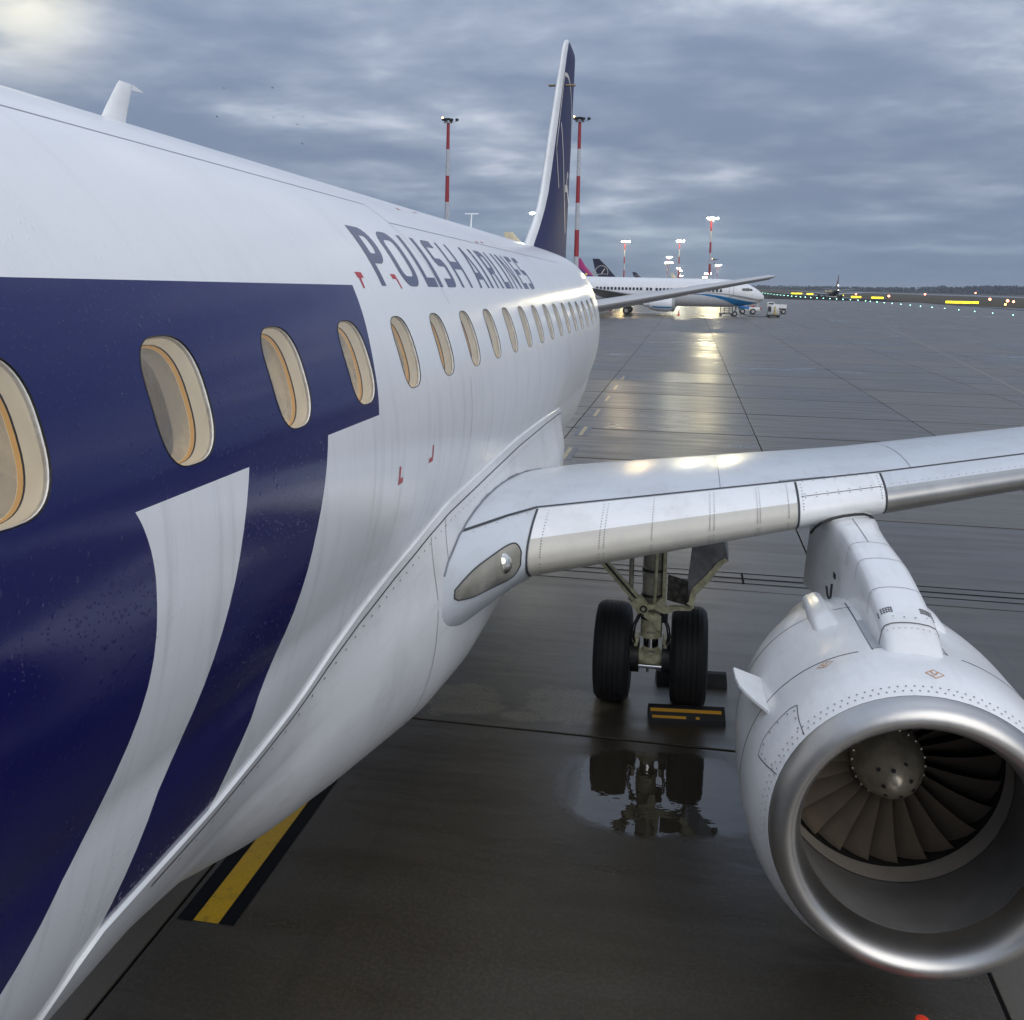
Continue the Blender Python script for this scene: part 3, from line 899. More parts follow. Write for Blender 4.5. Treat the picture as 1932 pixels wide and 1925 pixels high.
FINLE = [(4.55, 16.62), (4.79, 16.95), (5.2, 17.75), (5.55, 18.32), (5.9, 18.70), (6.93, 19.48), (8.16, 20.46), (9.23, 21.32), (9.45, 21.62), (9.56, 22.0)]
FINTE = [(4.55, 22.75), (5.25, 22.85), (6.5, 23.05), (8.66, 23.45), (9.45, 23.6), (9.56, 23.5)]
def finpt(z, u, side, off=0.0):
    y0 = lin(z, FINLE); y1 = lin(z, FINTE); c = y1 - y0
    t = lin(z, [(4.5, .050), (6, .062), (9.4, .068), (9.56, .03)])
    yt = 5 * t * (.2969 * math.sqrt(u) - .1260 * u - .3516 * u * u + .2843 * u ** 3 - .1036 * u ** 4) * c
    return (side * (yt + off), y0 + u * c, z)
fz = [4.55, 4.7, 4.85, 5.0, 5.2, 5.4, 5.55, 5.7, 5.9, 6.4, 6.93, 7.5, 8.16, 8.7, 9.1, 9.3, 9.45, 9.52, 9.56]
us = [.5 * (1 - math.cos(PI * i / 26)) for i in range(27)]
mb = MB()
# white leading edge band about 0.45 m of chord, navy behind
def band_u(z): return lin(z, [(4.5, .05), (5.5, .06), (6, .075), (9.2, .12), (9.35, .13), (9.56, .13)])
rings = []
for z in fz:
    ub = band_u(z); uu = sorted(set([u * ub for u in (0, .02, .08, .2, .4, .7, 1)] + [ub + (1 - ub) * q for q in (.0001, .1, .25, .45, .7, .9, 1)]))
    rings.append([finpt(z, u, 1) for u in reversed(uu)] + [finpt(z, u, -1) for u in uu[1:]])
nu = len(rings[0]); half = (nu + 1) // 2
mb.loft(rings, True, True, 0, lambda i, j: 0 if (half - 8 <= j < half + 6) else 1)
fin = mb.build('tail_fin', [WHITE, NAVY], ROOT, angle=50)
mb = MB()
mb.box((0, 21.32, 8.42), (.58, .14, .02), 0)
mb.build('fin_vane', mat('vane_bronze', (.42, .32, .20), .45), ROOT)
# crane emblem ring and bird on the port side of the fin
mb = MB()
def fring(zc, yc, rad, wd, a0, a1, n=40):
    P = []; N = []
    for i in range(n + 1):
        a = R(a0 + (a1 - a0) * i / n); y = yc + rad * math.cos(a); z = zc + rad * math.sin(a)
        y0, y1 = lin(z, FINLE), lin(z, FINTE); u = (y - y0) / (y1 - y0)
        if not (band_u(z) < u < .985): continue
        P.append(finpt(z, u, 1, .006)); N.append((1, 0, 0))
    if len(P) > 1: mb.ribbon(P, N, wd)
fring(7.05, 21.55, 1.62, .085, -30, 215)
def fstroke(pts, wd):
    P = []
    for (y0, z0), (y1, z1) in zip(pts[:-1], pts[1:]):
        for k in range(9):
            y = y0 + (y1 - y0) * k / 8; z = z0 + (z1 - z0) * k / 8
            u = (y - lin(z, FINLE)) / (lin(z, FINTE) - lin(z, FINLE))
            P.append(finpt(z, min(max(u, .02), .985), 1, .007))
    mb.ribbon(P, [(1, 0, 0)] * len(P), wd)
fstroke([(20.55, 7.5), (21.3, 6.2), (22.1, 5.3)], .10)
fstroke([(21.55, 6.25), (22.2, 6.30), (22.9, 6.05)], .16)
fstroke([(22.0, 6.3), (22.05, 6.62), (22.4, 6.60)], .12)
mb.build('fin_emblem', CREAM_LOGO, ROOT)

# ---- engine
EX, EZ = 4.03, 1.37
def cowl(y, ph, off=0.0):
    r = interp(y, [(4.92, .728), (5.05, .790), (5.2, .826), (5.4, .853), (5.6, .868), (5.9, .882), (6.2, .885), (6.6, .862), (7.0, .785), (7.4, .675), (7.8, .570), (8.15, .482)]) + off
    xc, zc = interp(y, [(4.92, EX), (6.0, 4.088), (8.2, 4.10)]), interp(y, [(4.92, EZ), (6.0, 1.19), (8.2, 1.13)])
    x, z = xc + r * math.cos(ph), zc + r * math.sin(ph)
    k = -.055 * max(0, min(1, (5.6 - y) / .7))
    return (x, y + k * (z - EZ), z)
def cowlN(y, ph): return (math.cos(ph), -.1, math.sin(ph))
NP = 72
mb = MB(); mb.loft([[cowl(y, 2 * PI * i / NP) for i in range(NP)] for y in list(np.linspace(4.925, 5.6, 9)) + list(np.linspace(5.6, 8.15, 16))[1:]])
mb.loft([[cowl(8.15, 2 * PI * i / NP, -.02 * k) for i in range(NP)] for k in (0, 1, 2)])
eng = mb.build('engine', WHITE, ROOT)
def ring(y, r, n=NP, tilt=True):
    k = -.055 * max(0, min(1, (5.6 - y) / .7))
    return [(EX + r * math.cos(2 * PI * i / n), y + k * r * math.sin(2 * PI * i / n), EZ + r * math.sin(2 * PI * i / n)) for i in range(n)]
lipp = [(4.925, .7285)] + [(4.80 + .125 * (1 - math.sin(t)), .645 + .0835 * math.cos(t)) for t in np.linspace(.15, PI / 2, 9)] + \
       [(4.80 + .20 * (1 - math.cos(t)), .645 - .080 * math.sin(t)) for t in np.linspace(.1, PI / 2, 9)]
mb = MB(); mb.loft([ring(y, r) for y, r in lipp]); mb.build('inlet_lip', LIPM, eng, angle=70)
mb = MB(); mb.loft([ring(y, r) for y, r in ((5.0, .565), (5.15, .575), (5.35, .600), (5.585, .640))]); mb.build('inlet_duct', LINER, eng)
mb = MB(); mb.loft([ring(y, r) for y, r in ((5.585, .636), (5.74, .640))]); mb.build('fan_case', BAND, eng)
mb = MB(); mb.loft([ring(y, r) for y, r in ((5.74, .644), (6.15, .645))]); mb.add(ring(6.1, .645), [tuple(range(NP))]); mb.build('fan_tunnel', FANDARK, eng)
mb = MB(); mb.lathe([(0, .0), (.008, .03), (.03, .062), (.08, .105), (.16, .155), (.24, .188), (.30, .203), (.44, .21)], (EX, 5.42, EZ), (0, 1, 0), 40)
for i in range(24):
    a = 2 * PI * i / 24; mb.ball((EX + .200 * math.cos(a), 5.70, EZ + .200 * math.sin(a)), .009, 6, 4)
spn = mb.build('spinner', SPIN, eng)
mb = MB()
for i in range(8):
    a = 2 * PI * i / 8 + .3; rr = .105 if i % 2 else .075
    yy = 5.50 if i % 2 else 5.455
    mb.disc((EX + rr * math.cos(a), yy - .004, EZ + rr * math.sin(a)), (.6 * math.cos(a), -1, .6 * math.sin(a)), .013, 8)
mb.build('spinner_bolts', FANDARK, eng)
rows = []
for k in range(9):
    f = k / 8; r = .19 + (.632 - .19) * f; tw = R(28 + 34 * f); ch = .155 + .075 * f; sw = .05 * math.sin(f * PI * .9)
    pts = []
    for u, t in ((-.5, 0), (-.2, .012), (.15, .014), (.5, .003), (.15, -.006), (-.2, -.008)):
        a = (u * ch * math.sin(tw) + t * math.cos(tw)) / r + sw * .6
        pts.append((r * math.sin(a), .10 + u * ch * math.cos(tw) - t * math.sin(tw) - sw * .3, r * math.cos(a)))
    rows.append(pts)
bl = MB(); bl.loft(rows, True, True)
bm_ = bl.mesh('fan_blade', BLADE)
for i in range(24):
    o = link('fan_blade', bm_, eng); o.location = (EX, 5.72, EZ); o.rotation_euler = (0, 2 * PI * i / 24, 0)
mb = MB(); mb.lathe([(-.2, .36), (.4, .32), (.9, .22), (.95, .18)], (4.10, 7.95, 1.13), (0, 1, 0), 32); mb.build('core_exhaust', EXH, eng)
# strakes on the cowl flanks
for a, sx in ((R(149), -1), (R(31), 1)):
    out = np.array((.955 * sx, 0, .30)); up = np.array((-.30 * sx, 0, .955)) * .007
    hs = [(5.44, .004), (5.54, .055), (5.66, .110), (5.78, .150), (5.92, .166), (6.08, .172), (6.10, .165)]
    P = [np.array(cowl(y, a)) - out * .03 for y, h in hs] + [np.array(cowl(y, a)) + out * h for y, h in reversed(hs)]
    mb = MB(); mb.prism([tuple(p - up) for p in P], tuple(up * 2))
    mb.build('nacelle_strake', WHITE, eng, smooth=False)
# seams and fasteners of the cowl
mb = MB()
def cseam(pts, wd=.008):
    P = []; N = []
    for (y0, a0), (y1, a1) in zip(pts[:-1], pts[1:]):
        n = max(2, int((abs(a1 - a0) * .85 + abs(y1 - y0)) / .05))
        for t in range(n + 1):
            y = y0 + (y1 - y0) * t / n; a = R(a0 + (a1 - a0) * t / n) if False else a0 + (a1 - a0) * t / n
            P.append(cowl(y, a, .0015)); N.append(cowlN(y, a))
    mb.ribbon(P, N, wd)
cseam([(5.50, R(108)), (5.62, R(150)), (5.70, R(200))], .008)
cseam([(5.50, R(72)), (5.62, R(30)), (5.70, R(-20))], .008)
cseam([(6.45, R(102)), (6.52, R(150)), (6.6, R(200))], .006); cseam([(6.45, R(78)), (6.5, R(30)), (6.6, R(-20))], .006)
cseam([(5.50, R(103)), (6.6, R(103))], .007); cseam([(5.50, R(77)), (6.6, R(77))], .007)
cseam([(4.94, R(141)), (5.17, R(137)), (5.20, R(140)), (5.24, R(156)), (5.20, R(162)), (4.94, R(161))], .005)
mb.build('panel_seam', SEAM, eng)
rc = MB()
for i in range(120):
    a = 2 * PI * i / 120
    rc.disc(cowl(4.955, a, .003), cowlN(5, a), .0052); rc.disc(cowl(4.985, a + .026, .003), cowlN(5, a), .0052)
    y, r_ = 4.885, .7205
    rb.disc((EX + r_ * math.cos(a), y - .055 * r_ * math.sin(a) - .004, EZ + r_ * math.sin(a)), (math.cos(a), -.45, math.sin(a)), .005)
    rb.disc((EX + .566 * math.cos(a), 5.02 - .055 * .566 * math.sin(a), EZ + .566 * math.sin(a)), (-math.cos(a), -.1, -math.sin(a)), .005, 6, 0, .003)
for y, a in ((5.0, 141.5), (5.07, 140), (5.14, 139), (5.17, 142), (5.19, 147), (5.2, 152), (5.19, 157), (5.15, 160), (5.08, 160), (5.0, 159.5)):
    rb.disc(cowl(y, R(a), .003), cowlN(y, R(a)), .006)
# orange stencils on the cowl
def stencil(yc, ac):
    mb = MB()
    P = [cowl(yc + dy, ac + da, .002) for dy, da in ((-.045, 0), (0, .055), (.045, 0), (0, -.055), (-.045, 0), (0, .055))]
    mb.ribbon(P, [cowlN(yc, ac)] * 6, .006)
    P = [cowl(yc + dy, ac + da, .002) for dy, da in ((-.016, .018), (-.014, -.004), (.010, -.010), (.020, -.026))]
    mb.ribbon(P, [cowlN(yc, ac)] * 4, .006)
    P = [cowl(yc + dy, ac + da, .002) for dy, da in ((-.004, .006), (.012, .020), (.022, .016))]
    mb.ribbon(P, [cowlN(yc, ac)] * 3, .006)
    mb.build('nacelle_stencil', ORANGE, eng)
stencil(5.11, R(86)); stencil(5.47, R(121))
# pylon
def pyl(y):
    hw = interp(y, [(5.28, .165), (5.6, .158), (6.4, .160), (7.0, .152), (7.3, .165), (7.6, .205), (7.9, .23)])
    zt = interp(y, [(5.28, 2.045), (5.45, 2.16), (5.62, 2.235), (6.0, 2.29), (6.4, 2.325), (7.0, 2.36), (7.3, 2.375), (7.5, 2.385), (7.9, 2.37)])
    xc = lin(y, [(5.28, 4.075), (6.4, 4.105), (7.2, 4.09), (7.9, 4.06)])
    return hw, zt, xc
def pylring(y, off=0.0):
    hw, zt, xc = pyl(y); hw += off; zt += off
    out = []; dm = lin(y, [(5.24, .10), (5.7, .30), (6.1, .62)])
    prof = [(1.0, -.62), (1.0, -.30), (1.0, -.16), (.985, -.09), (.94, -.045), (.84, -.016), (.62, .0), (.3, .008), (0, .010)]
    prof = [(f, max(dz, -dm)) for f, dz in prof]
    for f, dz in prof: out.append((xc + hw * f * (1 + max(0, -dz - .1) * .12), y, zt + dz))
    for f, dz in reversed(prof[:-1]): out.append((xc - hw * f * (1 + max(0, -dz - .1) * .35), y, zt + dz))
    return out
mb = MB(); mb.loft([pylring(y) for y in [5.24, 5.30] + list(np.linspace(5.36, 7.9, 34))], False, False)
mb.add(pylring(5.24), [tuple(range(17))])
pyl_o = mb.build('pylon', WHITE, ROOT)
mb = MB()
for y, wd in ((5.58, .010), (6.02, .005), (6.52, .005), (6.86, .005)):
    rg_ = pylring(y, .002)[2:-2]
    mb.ribbon(rg_, [(p[0] - 4.09, 0, p[2] - 2.0) for p in rg_], wd)
P = [(pyl(y)[2] - .02, y, pyl(y)[1] + .0125) for y in np.linspace(6.86, 7.42, 8)]
mb.ribbon(P, [(0, 0, 1)] * 8, .004)
mb.build('panel_seam', SEAM, pyl_o)
mb = MB()
rg_ = [(3.774, 7.457, 2.252), (3.790, 7.405, 2.303), (3.830, 7.365, 2.353), (3.901, 7.370, 2.387), (3.987, 7.398, 2.406), (4.075, 7.438, 2.414), (4.148, 7.484, 2.411), (4.204, 7.542, 2.387), (4.244, 7.622, 2.345)]
mb.path([(x, y - .02, z + .012) for x, y, z in rg_], .011, 6); mb.build('pylon_seal', BLACKS, pyl_o)
mb = MB()
for sx in (-1, 1):
    for i in range(6):
        for j in range(3):
            f = sx * (.93 - .085 * i)
            hw, zt, xc = pyl(5.70 + .022 * j)
            zz = zt + float(np.interp(abs(f), [.3, .62, .84, .94, .985], [.008, 0, -.016, -.045, -.09]))
            mb.box((xc + hw * f, 5.70 + .022 * j, zz + .002), (.010, .012, .004), 0, (0, sx * abs(f) ** 4 * .9, 0))
mb.build('vent_grille', VENT, pyl_o)
for i in range(4): rb.disc((4.09 - .09 + .06 * i, 5.63, pyl(5.63)[1] + .0125), (0, 0, 1), .006)
for i in range(9):
    hw, zt, xc = pyl(5.54); f = -.8 + .2 * i
    rb.disc((xc + hw * f, 5.54, zt + float(np.interp(abs(f), [0, .3, .62, .84], [.010, .008, 0, -.016])) + .003), (0, 0, 1), .004)
# hinge fairings astride the pylon
for sx, y0 in ((-1, 6.12), (1, 6.12)):
    mb = MB(); rings = []
    for y, h, wd in ((y0, .004, .08), (y0 + .06, .03, .085), (y0 + .35, .05, .09), (y0 + .8, .085, .09), (y0 + 1.2, .07, .08), (y0 + 1.5, .0, .05)):
        a = PI / 2 + .06 - sx * (.37 + .02 * (y - y0)); b = []
        for q in np.linspace(-1, 1, 9):
            aa = a - sx * q * wd * 1.1
            b.append(cowl(y, aa, h * (1 - abs(q) ** 5) - .004))
        rings.append(b)
    mb.loft(rings, False, False); mb.build('hinge_fairing', WHITE, eng)
for sx, a0, a1 in ((1, 77.0, 82.0), (-1, 103.0, 96.0)):
    mb = MB(); mb.loft([[cowl(y, R(a0 + (a1 - a0) * q / 6), .0022) for q in range(7)] for y in np.linspace(5.52, 6.12, 10)], False, False)
    mb.build('pylon_gap_panel', mat('gap_panel_grey', (.40, .42, .43), .35), eng)
mb = MB()
mb.box((3.895, 7.05, 2.06), (.01, .07, .035)); mb.path([(3.87, 6.98, 2.02), (3.865, 6.98, 1.93), (3.86, 7.02, 1.90), (3.86, 7.10, 1.91), (3.86, 7.15, 1.95)], .008, 6)
mb.build('pylon_drain', BLACKS, pyl_o)
o = rb.build('rivet', RIV, ROOT, smooth=False); o['kind'] = 'stuff'
o = rc.build('rivet', mat('cowl_fastener', (.17, .17, .175), .5), eng, smooth=False); o['kind'] = 'stuff'

# ---- main landing gear
GX, GY = 2.575, 9.42
gear = MB().tube((GX, GY, .70), (GX, GY, 1.62), .098, .098, 24).tube((GX, GY, 1.62), (GX, GY, 2.1), .10, .10, 20).build('main_gear_leg', PRIMERG, ROOT)
mb = MB()
mb.tube((GX, GY, .70), (GX, GY, .93), .103, .103, 24).tube((GX, GY, .685), (GX, GY, .705), .107, .107, 24)
mb.tube((GX, GY, .92), (GX, GY, 1.02), .102, .085, 24)
mb.build('strut_collar', PRIMER, gear)
MB().tube((GX, GY, .50), (GX, GY, .70), .072, None, 24).build('strut_piston', CHROME, gear)
mb = MB(); mb.tube((GX, GY, .56), (GX, GY, .40), .082, .105, 20).tube((GX, GY, .58), (GX, GY, .55), .088, .088, 20).tube((GX - .20, GY, .482), (GX + .20, GY, .482), .075, None, 16)
mb.build('axle', PRIMER, gear)
for z in (1.33, 1.085, .86):
    MB().tube((GX, GY, z), (GX, GY, z + .025), .106, .106, 24).build('strut_clamp', DARKM, gear)
# side stay, links and rods
mb = MB()
def beam(a, b, wd, dp, m=0):
    a = Vector(a); b = Vector(b); d = (b - a).normalized(); q = Vector((0, 1, 0)); s_ = d.cross(q).normalized()
    P = [a + s_ * wd / 2, b + s_ * wd / 2, b - s_ * wd / 2, a - s_ * wd / 2]
    return mb.prism([p - q * dp / 2 for p in P], q * dp)
beam((2.46, 9.27, 1.05), (2.02, 9.27, 1.52), .075, .05); beam((2.50, 9.26, .99), (2.42, 9.26, 1.09), .13, .07)
mb.build('side_stay', PRIMER, gear)
mb = MB(); beam((2.42, 9.235, 1.10), (2.06, 9.235, 1.49), .018, .01); mb.build('stay_groove', DARKM, gear)
mb = MB(); mb.tube((2.372, 9.30, 1.06), (2.372, 9.30, 1.6), .024, None, 12); mb.build('actuator_rod', PRIMERG, gear)
mb = MB(); mb.tube((2.50, 9.19, 1.015), (2.50, 9.30, 1.015), .048, None, 20).tube((2.50, 9.185, 1.015), (2.50, 9.195, 1.015), .036, None, 16, 1); mb.tube((2.50, 9.18, 1.015), (2.50, 9.186, 1.015), .018, None, 8, 0)
mb.build('pivot_bushing', [PRIMER, DARKM], gear)
mb = MB()
arm_ = [(2.53, 1.04), (2.60, 1.05), (2.655, 1.11), (2.685, 1.12), (2.70, 1.06), (2.72, 1.035), (2.80, 1.05), (2.93, 1.035), (2.955, 1.06), (2.97, 1.045), (2.94, 1.015), (2.80, 1.005), (2.76, .985), (2.70, .965), (2.66, .975), (2.60, 1.005), (2.53, .985)]
mb.prism([(x, 9.24, z) for x, z in arm_], (0, .05, 0)); mb.build('drag_arm', PRIMER, gear, smooth=False)
mb = MB(); mb.prism([(x, 9.21, z) for x, z in ((2.51, .985), (2.60, .95), (2.585, .88), (2.505, .93))], (0, .05, 0)).prism([(x, 9.22, z) for x, z in ((2.60, .96), (2.67, .93), (2.665, .80), (2.63, .82), (2.585, .90))], (0, .06, 0))
mb.build('torque_link', PRIMER, gear, smooth=False)
mb = MB(); mb.tube((2.60, 9.28, 1.05), (2.618, 9.28, 1.75), .016, None, 10); mb.build('lock_rod', PRIMER, gear)
mb = MB(); mb.box((2.688, 9.38, 1.35), (.035, .05, .62)); mb.build('door_link', PRIMER, gear)
for sx in (-1, 1):
    mb = MB()
    mb.tube((GX + sx * .145, GY - .10, .66), (GX + sx * .145, GY + .10, .66), .032, None, 10).tube((GX + sx * .145, GY - .12, .53), (GX + sx * .145, GY + .12, .53), .036, None, 10)
    mb.prism([(GX + sx * .125, GY - .11, .69), (GX + sx * .125, GY - .11, .38), (GX + sx * .165, GY - .11, .37), (GX + sx * .155, GY - .11, .66)], (0, .05, 0))
    mb.tube((GX + sx * .145, GY - .08, .40), (GX + sx * .145, GY + .08, .40), .03, None, 10)
    mb.build('brake_link', PRIMER, gear)
    MB().tube((GX + sx * .11, GY, .482), (GX + sx * .19, GY, .482), .165, .165, 24).build('brake_unit', DARKM, gear)
    for k in (0, 1):
        MB().path([(GX + sx * (.095 + .02 * k), GY - .09, .93), (GX + sx * (.15 + .02 * k), GY - .12, .82), (GX + sx * (.165 + .02 * k), GY - .12, .72), (GX + sx * .15, GY - .11, .64)], .009, 6).build('brake_hose', HOSE, gear)
mb = MB(); mb.tube((GX - .115, GY - .11, .42), (GX + .115, GY - .11, .42), .024, None, 12).tube((GX - .02, GY - .11, .40), (GX - .02, GY - .11, .36), .014, None, 8); mb.build('tow_bar_pin', CHROME, gear)
mb = MB(); mb.box((GX, GY - .104, .745), (.085, .004, .022)).box((GX, GY - .088, .555), (.08, .004, .02)); mb.build('data_plate', PRIMERG, gear)
mb = MB(); mb.box((GX + .125, GY - .02, .90), (.06, .10, .12)).box((GX - .13, GY - .02, .955), (.05, .05, .03)); mb.build('valve_block', DARKM, gear)
mb = MB()
dr_ = [(2.905, 1.30), (2.945, 1.70), (3.20, 1.78), (3.285, 1.475), (3.235, 1.45), (3.10, 1.28), (2.99, 1.17), (2.965, 1.055), (2.93, 1.05)]
mb.prism([(x, 9.30 + .35 * (x - 2.9), z) for x, z in dr_], (.02, .5, 0)); mb.build('gear_door', DOORG, gear, smooth=False)
mb = MB(); 
ed = [(3.29, 1.47), (3.235, 1.445), (3.10, 1.265), (2.99, 1.155), (2.968, 1.04), (2.935, 1.045)]
ei = [(3.25, 1.50), (3.19, 1.47), (3.05, 1.31), (2.945, 1.21), (2.92, 1.085), (2.90, 1.07)]
mb.loft([[(x, 9.285 + .35 * (x - 2.9), z) for x, z in ed], [(x, 9.285 + .35 * (x - 2.9), z) for x, z in ei]], False, False); mb.build('door_edge', PRIMER, gear, smooth=False)
mb = MB(); mb.prism([(2.72, 9.40, 1.305), (2.915, 9.33, 1.275), (2.925, 9.33, 1.03), (2.715, 9.40, 1.055)], (.004, .012, 0)); mb.build('stone_guard', mat('guard_scuffed', (.13, .12, .11), .4, .4, var=.5, vs=22), gear, smooth=False)
def wheel(xc, yc, zc, rad, wd, parent, sx):
    hw = wd / 2
    prof = [(-hw * .72, rad * .52), (-hw * .95, rad * .62), (-hw, rad * .76), (-hw * .93, rad * .90), (-hw * .72, rad * .975)]
    for gq in (-.42, -.14, .14, .42):
        prof += [(hw * (gq - .035), rad * (1.0 - .012 * abs(gq) ** 2)), (hw * (gq - .025), rad * .985), (hw * (gq + .025), rad * .985), (hw * (gq + .035), rad * (1.0 - .012 * abs(gq) ** 2))]
    prof += [(hw * .72, rad * .975), (hw * .93, rad * .90), (hw, rad * .76), (hw * .95, rad * .62), (hw * .72, rad * .52)]
    mb = MB(); mb.lathe(prof, (xc, yc, zc), (1, 0, 0), 48)
    wh = mb.build('wheel', TYRE, parent, angle=30)
    mb = MB(); mb.lathe([(-hw * .7, 0), (-hw * .7, rad * .3), (-hw * .55, rad * .45), (-hw * .74, rad * .535)], (xc, yc, zc), (1, 0, 0), 32).lathe([(hw * .74, rad * .535), (hw * .55, rad * .45), (hw * .62, rad * .3), (hw * .7, 0)], (xc, yc, zc), (1, 0, 0), 32)
    mb.build('wheel_rim', HUBM, wh)
    return wh
for sx in (-1, 1): wheel(GX + sx * .367, 9.5, .480, .482, .350, gear, sx)
gear2 = None
for o in mirror_parts:
    q = o.copy(); COL.objects.link(q); q.parent = ROOT; q.scale = (-1, 1, 1)
q = gear.copy(); COL.objects.link(q); q.parent = ROOT; q.scale = (-1, 1, 1)
for ch in list(gear.children):
    e = ch.copy(); COL.objects.link(e); e.parent = q
AIRROOT = None

# ------------------------------------------------------------------ ground
def concrete(name, b0, b1, wet=True):
    """rain-wet broom-finished concrete: pooled water, damp film, tyre marks"""
    m, g, b = newmat(name)
    pos = g.n('ShaderNodeNewGeometry').outputs['Position']
    x, y, z = g.sep(pos)
    big = g.noise(pos, .11, 5, .6)
    mid = g.noise(pos, .55, 6, .62)
    fine = g.noise(pos, 38.0, 3, .6)
    xy = g.comb(g.math('MULTIPLY', x, .35), g.math('MULTIPLY', y, 2.6), 0.0)
    streak = g.noise(xy, 1.0, 5, .6)
    info = g.n('ShaderNodeObjectInfo')
    rnd = info.outputs['Random']
    tone = g.math('ADD', g.math('MULTIPLY', mid, .5), g.math('MULTIPLY', rnd, .5))
    col = g.mixc(g.mapr(tone, .25, .75), c4(b0), c4(b1))
    col = g.mixc(g.math('MULTIPLY', g.mapr(fine, .4, .7), .22), col, c4([q * 1.7 for q in b1]))
    # light sandy deposit beside the gear, edges uneven
    def blob(cx, cy, rx, ry):
        return g.math('ADD', g.math('POWER', g.math('MULTIPLY', g.math('SUBTRACT', x, cx), 1 / rx), 2.0), g.math('POWER', g.math('MULTIPLY', g.math('SUBTRACT', y, cy), 1 / ry), 2.0))
    d = g.math('MINIMUM', g.math('MINIMUM', blob(.75, 9.10, .42, .36), blob(1.78, 9.2, .40, .40)), blob(1.42, 8.85, .22, .12))
    d = g.math('ADD', d, g.math('MULTIPLY', g.math('SUBTRACT', g.noise(pos, 2.4, 6, .68, .4), .5), 4.2))
    sand = g.math('MULTIPLY', g.mapr(d, 1.25, .65), g.mapr(fine, .25, .6))
    col = g.mixc(g.math('MULTIPLY', sand, .8), col, c4((.22, .195, .135)))
    stain = g.math('MULTIPLY', g.mapr(g.noise(pos, .9, 6, .66, .3), .56, .72), .40)
    tyre = g.math('MULTIPLY', g.mapr(g.noise(g.comb(g.math('MULTIPLY', x, 5.0), g.math('MULTIPLY', y, .22), 4.0), 1.0, 4, .6), .56, .72), .30)
    col = g.mixc(g.math('MAXIMUM', stain, tyre), col, c4((.020, .018, .015)))
    # pooled water: low spots
    pool = g.mapr(g.math('ADD', g.math('MULTIPLY', big, .65), g.math('MULTIPLY', mid, .35)), .56, .67)
    e = g.math('ADD', g.math('POWER', g.math('MULTIPLY', g.math('SUBTRACT', x, 2.75), .95), 2.0), g.math('POWER', g.math('MULTIPLY', g.math('SUBTRACT', y, 7.75), 1.25), 2.0))
    e = g.math('ADD', e, g.math('MULTIPLY', g.math('SUBTRACT', mid, .5), 1.6))
    near = g.mapr(e, .95, .55)
    pool = g.math('MAXIMUM', g.math('MULTIPLY', pool, g.mapr(y, 10.0, 24.0)), near)
    film = g.mapr(streak, .35, .68)
    rough = g.math('SUBTRACT', g.math('ADD', g.math('ADD', .30, g.math('MULTIPLY', g.math('SUBTRACT', rnd, .5), .10)), g.math('MULTIPLY', film, .15)), g.math('MULTIPLY', pool, .40))
    rough = g.math('MAXIMUM', rough, .018)
    col = g.mixc(g.math('MULTIPLY', pool, .35), col, c4([q * .55 for q in b0]))
    h = g.math('ADD', g.math('MULTIPLY', streak, .8), g.math('MULTIPLY', g.noise(pos, 5.5, 4, .6), .50))
    n1 = g.bump(h, g.math('SUBTRACT', .095, g.math('MULTIPLY', pool, .085)), .05)
    rip = g.noise(g.vscale(pos, (5, 9, 1)), 1.0, 2)
    n2 = g.bump(rip, g.math('MULTIPLY', near, .10), .012, n1)
    setp(g, b, col, rough, 0, 1.0, None, n2)
    return m
CONC = concrete('wet_concrete', (.036, .029, .020), (.086, .073, .054))
JOINT = mat('joint_sealant', (.008, .008, .009), .9, 0, .08)
def pave(name, base, rough=.32):
    m, g, b = newmat(name)
    pos = g.n('ShaderNodeNewGeometry').outputs['Position']
    n = g.noise(g.vscale(pos, (.06, .25, 1)), 1.0, 5, .6); n2 = g.noise(pos, .02, 4)
    col = g.mixc(g.mapr(g.math('ADD', g.math('MULTIPLY', n, .5), g.math('MULTIPLY', n2, .5)), .35, .65), c4([q * .75 for q in base]), c4([q * 1.25 for q in base]))
    setp(g, b, col, g.math('ADD', rough - .1, g.math('MULTIPLY', n, .25)), 0, .6, None, g.bump(n, .10, .08))
    return m
TARM = pave('wet_asphalt', (.045, .045, .048), .28)
def grass():
    m, g, b = newmat('winter_grass')
    pos = g.n('ShaderNodeNewGeometry').outputs['Position']
    n = g.noise(g.vscale(pos, (.02, .02, 1)), 1.0, 6, .65); n2 = g.noise(pos, .5, 5, .7)
    col = g.mixc(g.mapr(n, .35, .65), c4((.075, .052, .030)), c4((.050, .050, .026)))
    col = g.mixc(g.math('MULTIPLY', g.mapr(n2, .45, .7), .5), col, c4((.11, .085, .05)))
    setp(g, b, col, .9, 0, .2, None, g.bump(n2, .8, .2))
    return m
GRASS = grass()
tag(MB().add([(-9000, -9000, -.05), (9000, -9000, -.05), (9000, 14000, -.05), (-9000, 14000, -.05)], [(0, 1, 2, 3)]).build('ground', TARM, smooth=False), kind='structure')
apron = MB().add([(-140, -40, -.012), (78, -40, -.012), (78, 330, -.012), (74, 380, -.012), (68, 420, -.012), (60, 900, -.012), (-140, 900, -.012)], [tuple(range(7))]).build('apron', JOINT, smooth=False)
tag(apron, kind='structure')
tag(MB().add([(88, 40, .012), (88, 262, .012), (80, 290, .012), (79, 340, .012), (75, 379, .012), (71, 417, .012), (80, 560, .012), (76, 700, .012), (-30, 960, .012), (-2500, 1400, .012), (-2500, 6000, .012), (5000, 6000, .012), (5000, 40, .012)], [tuple(range(13))]).build('grass_field', GRASS, smooth=False), kind='structure')
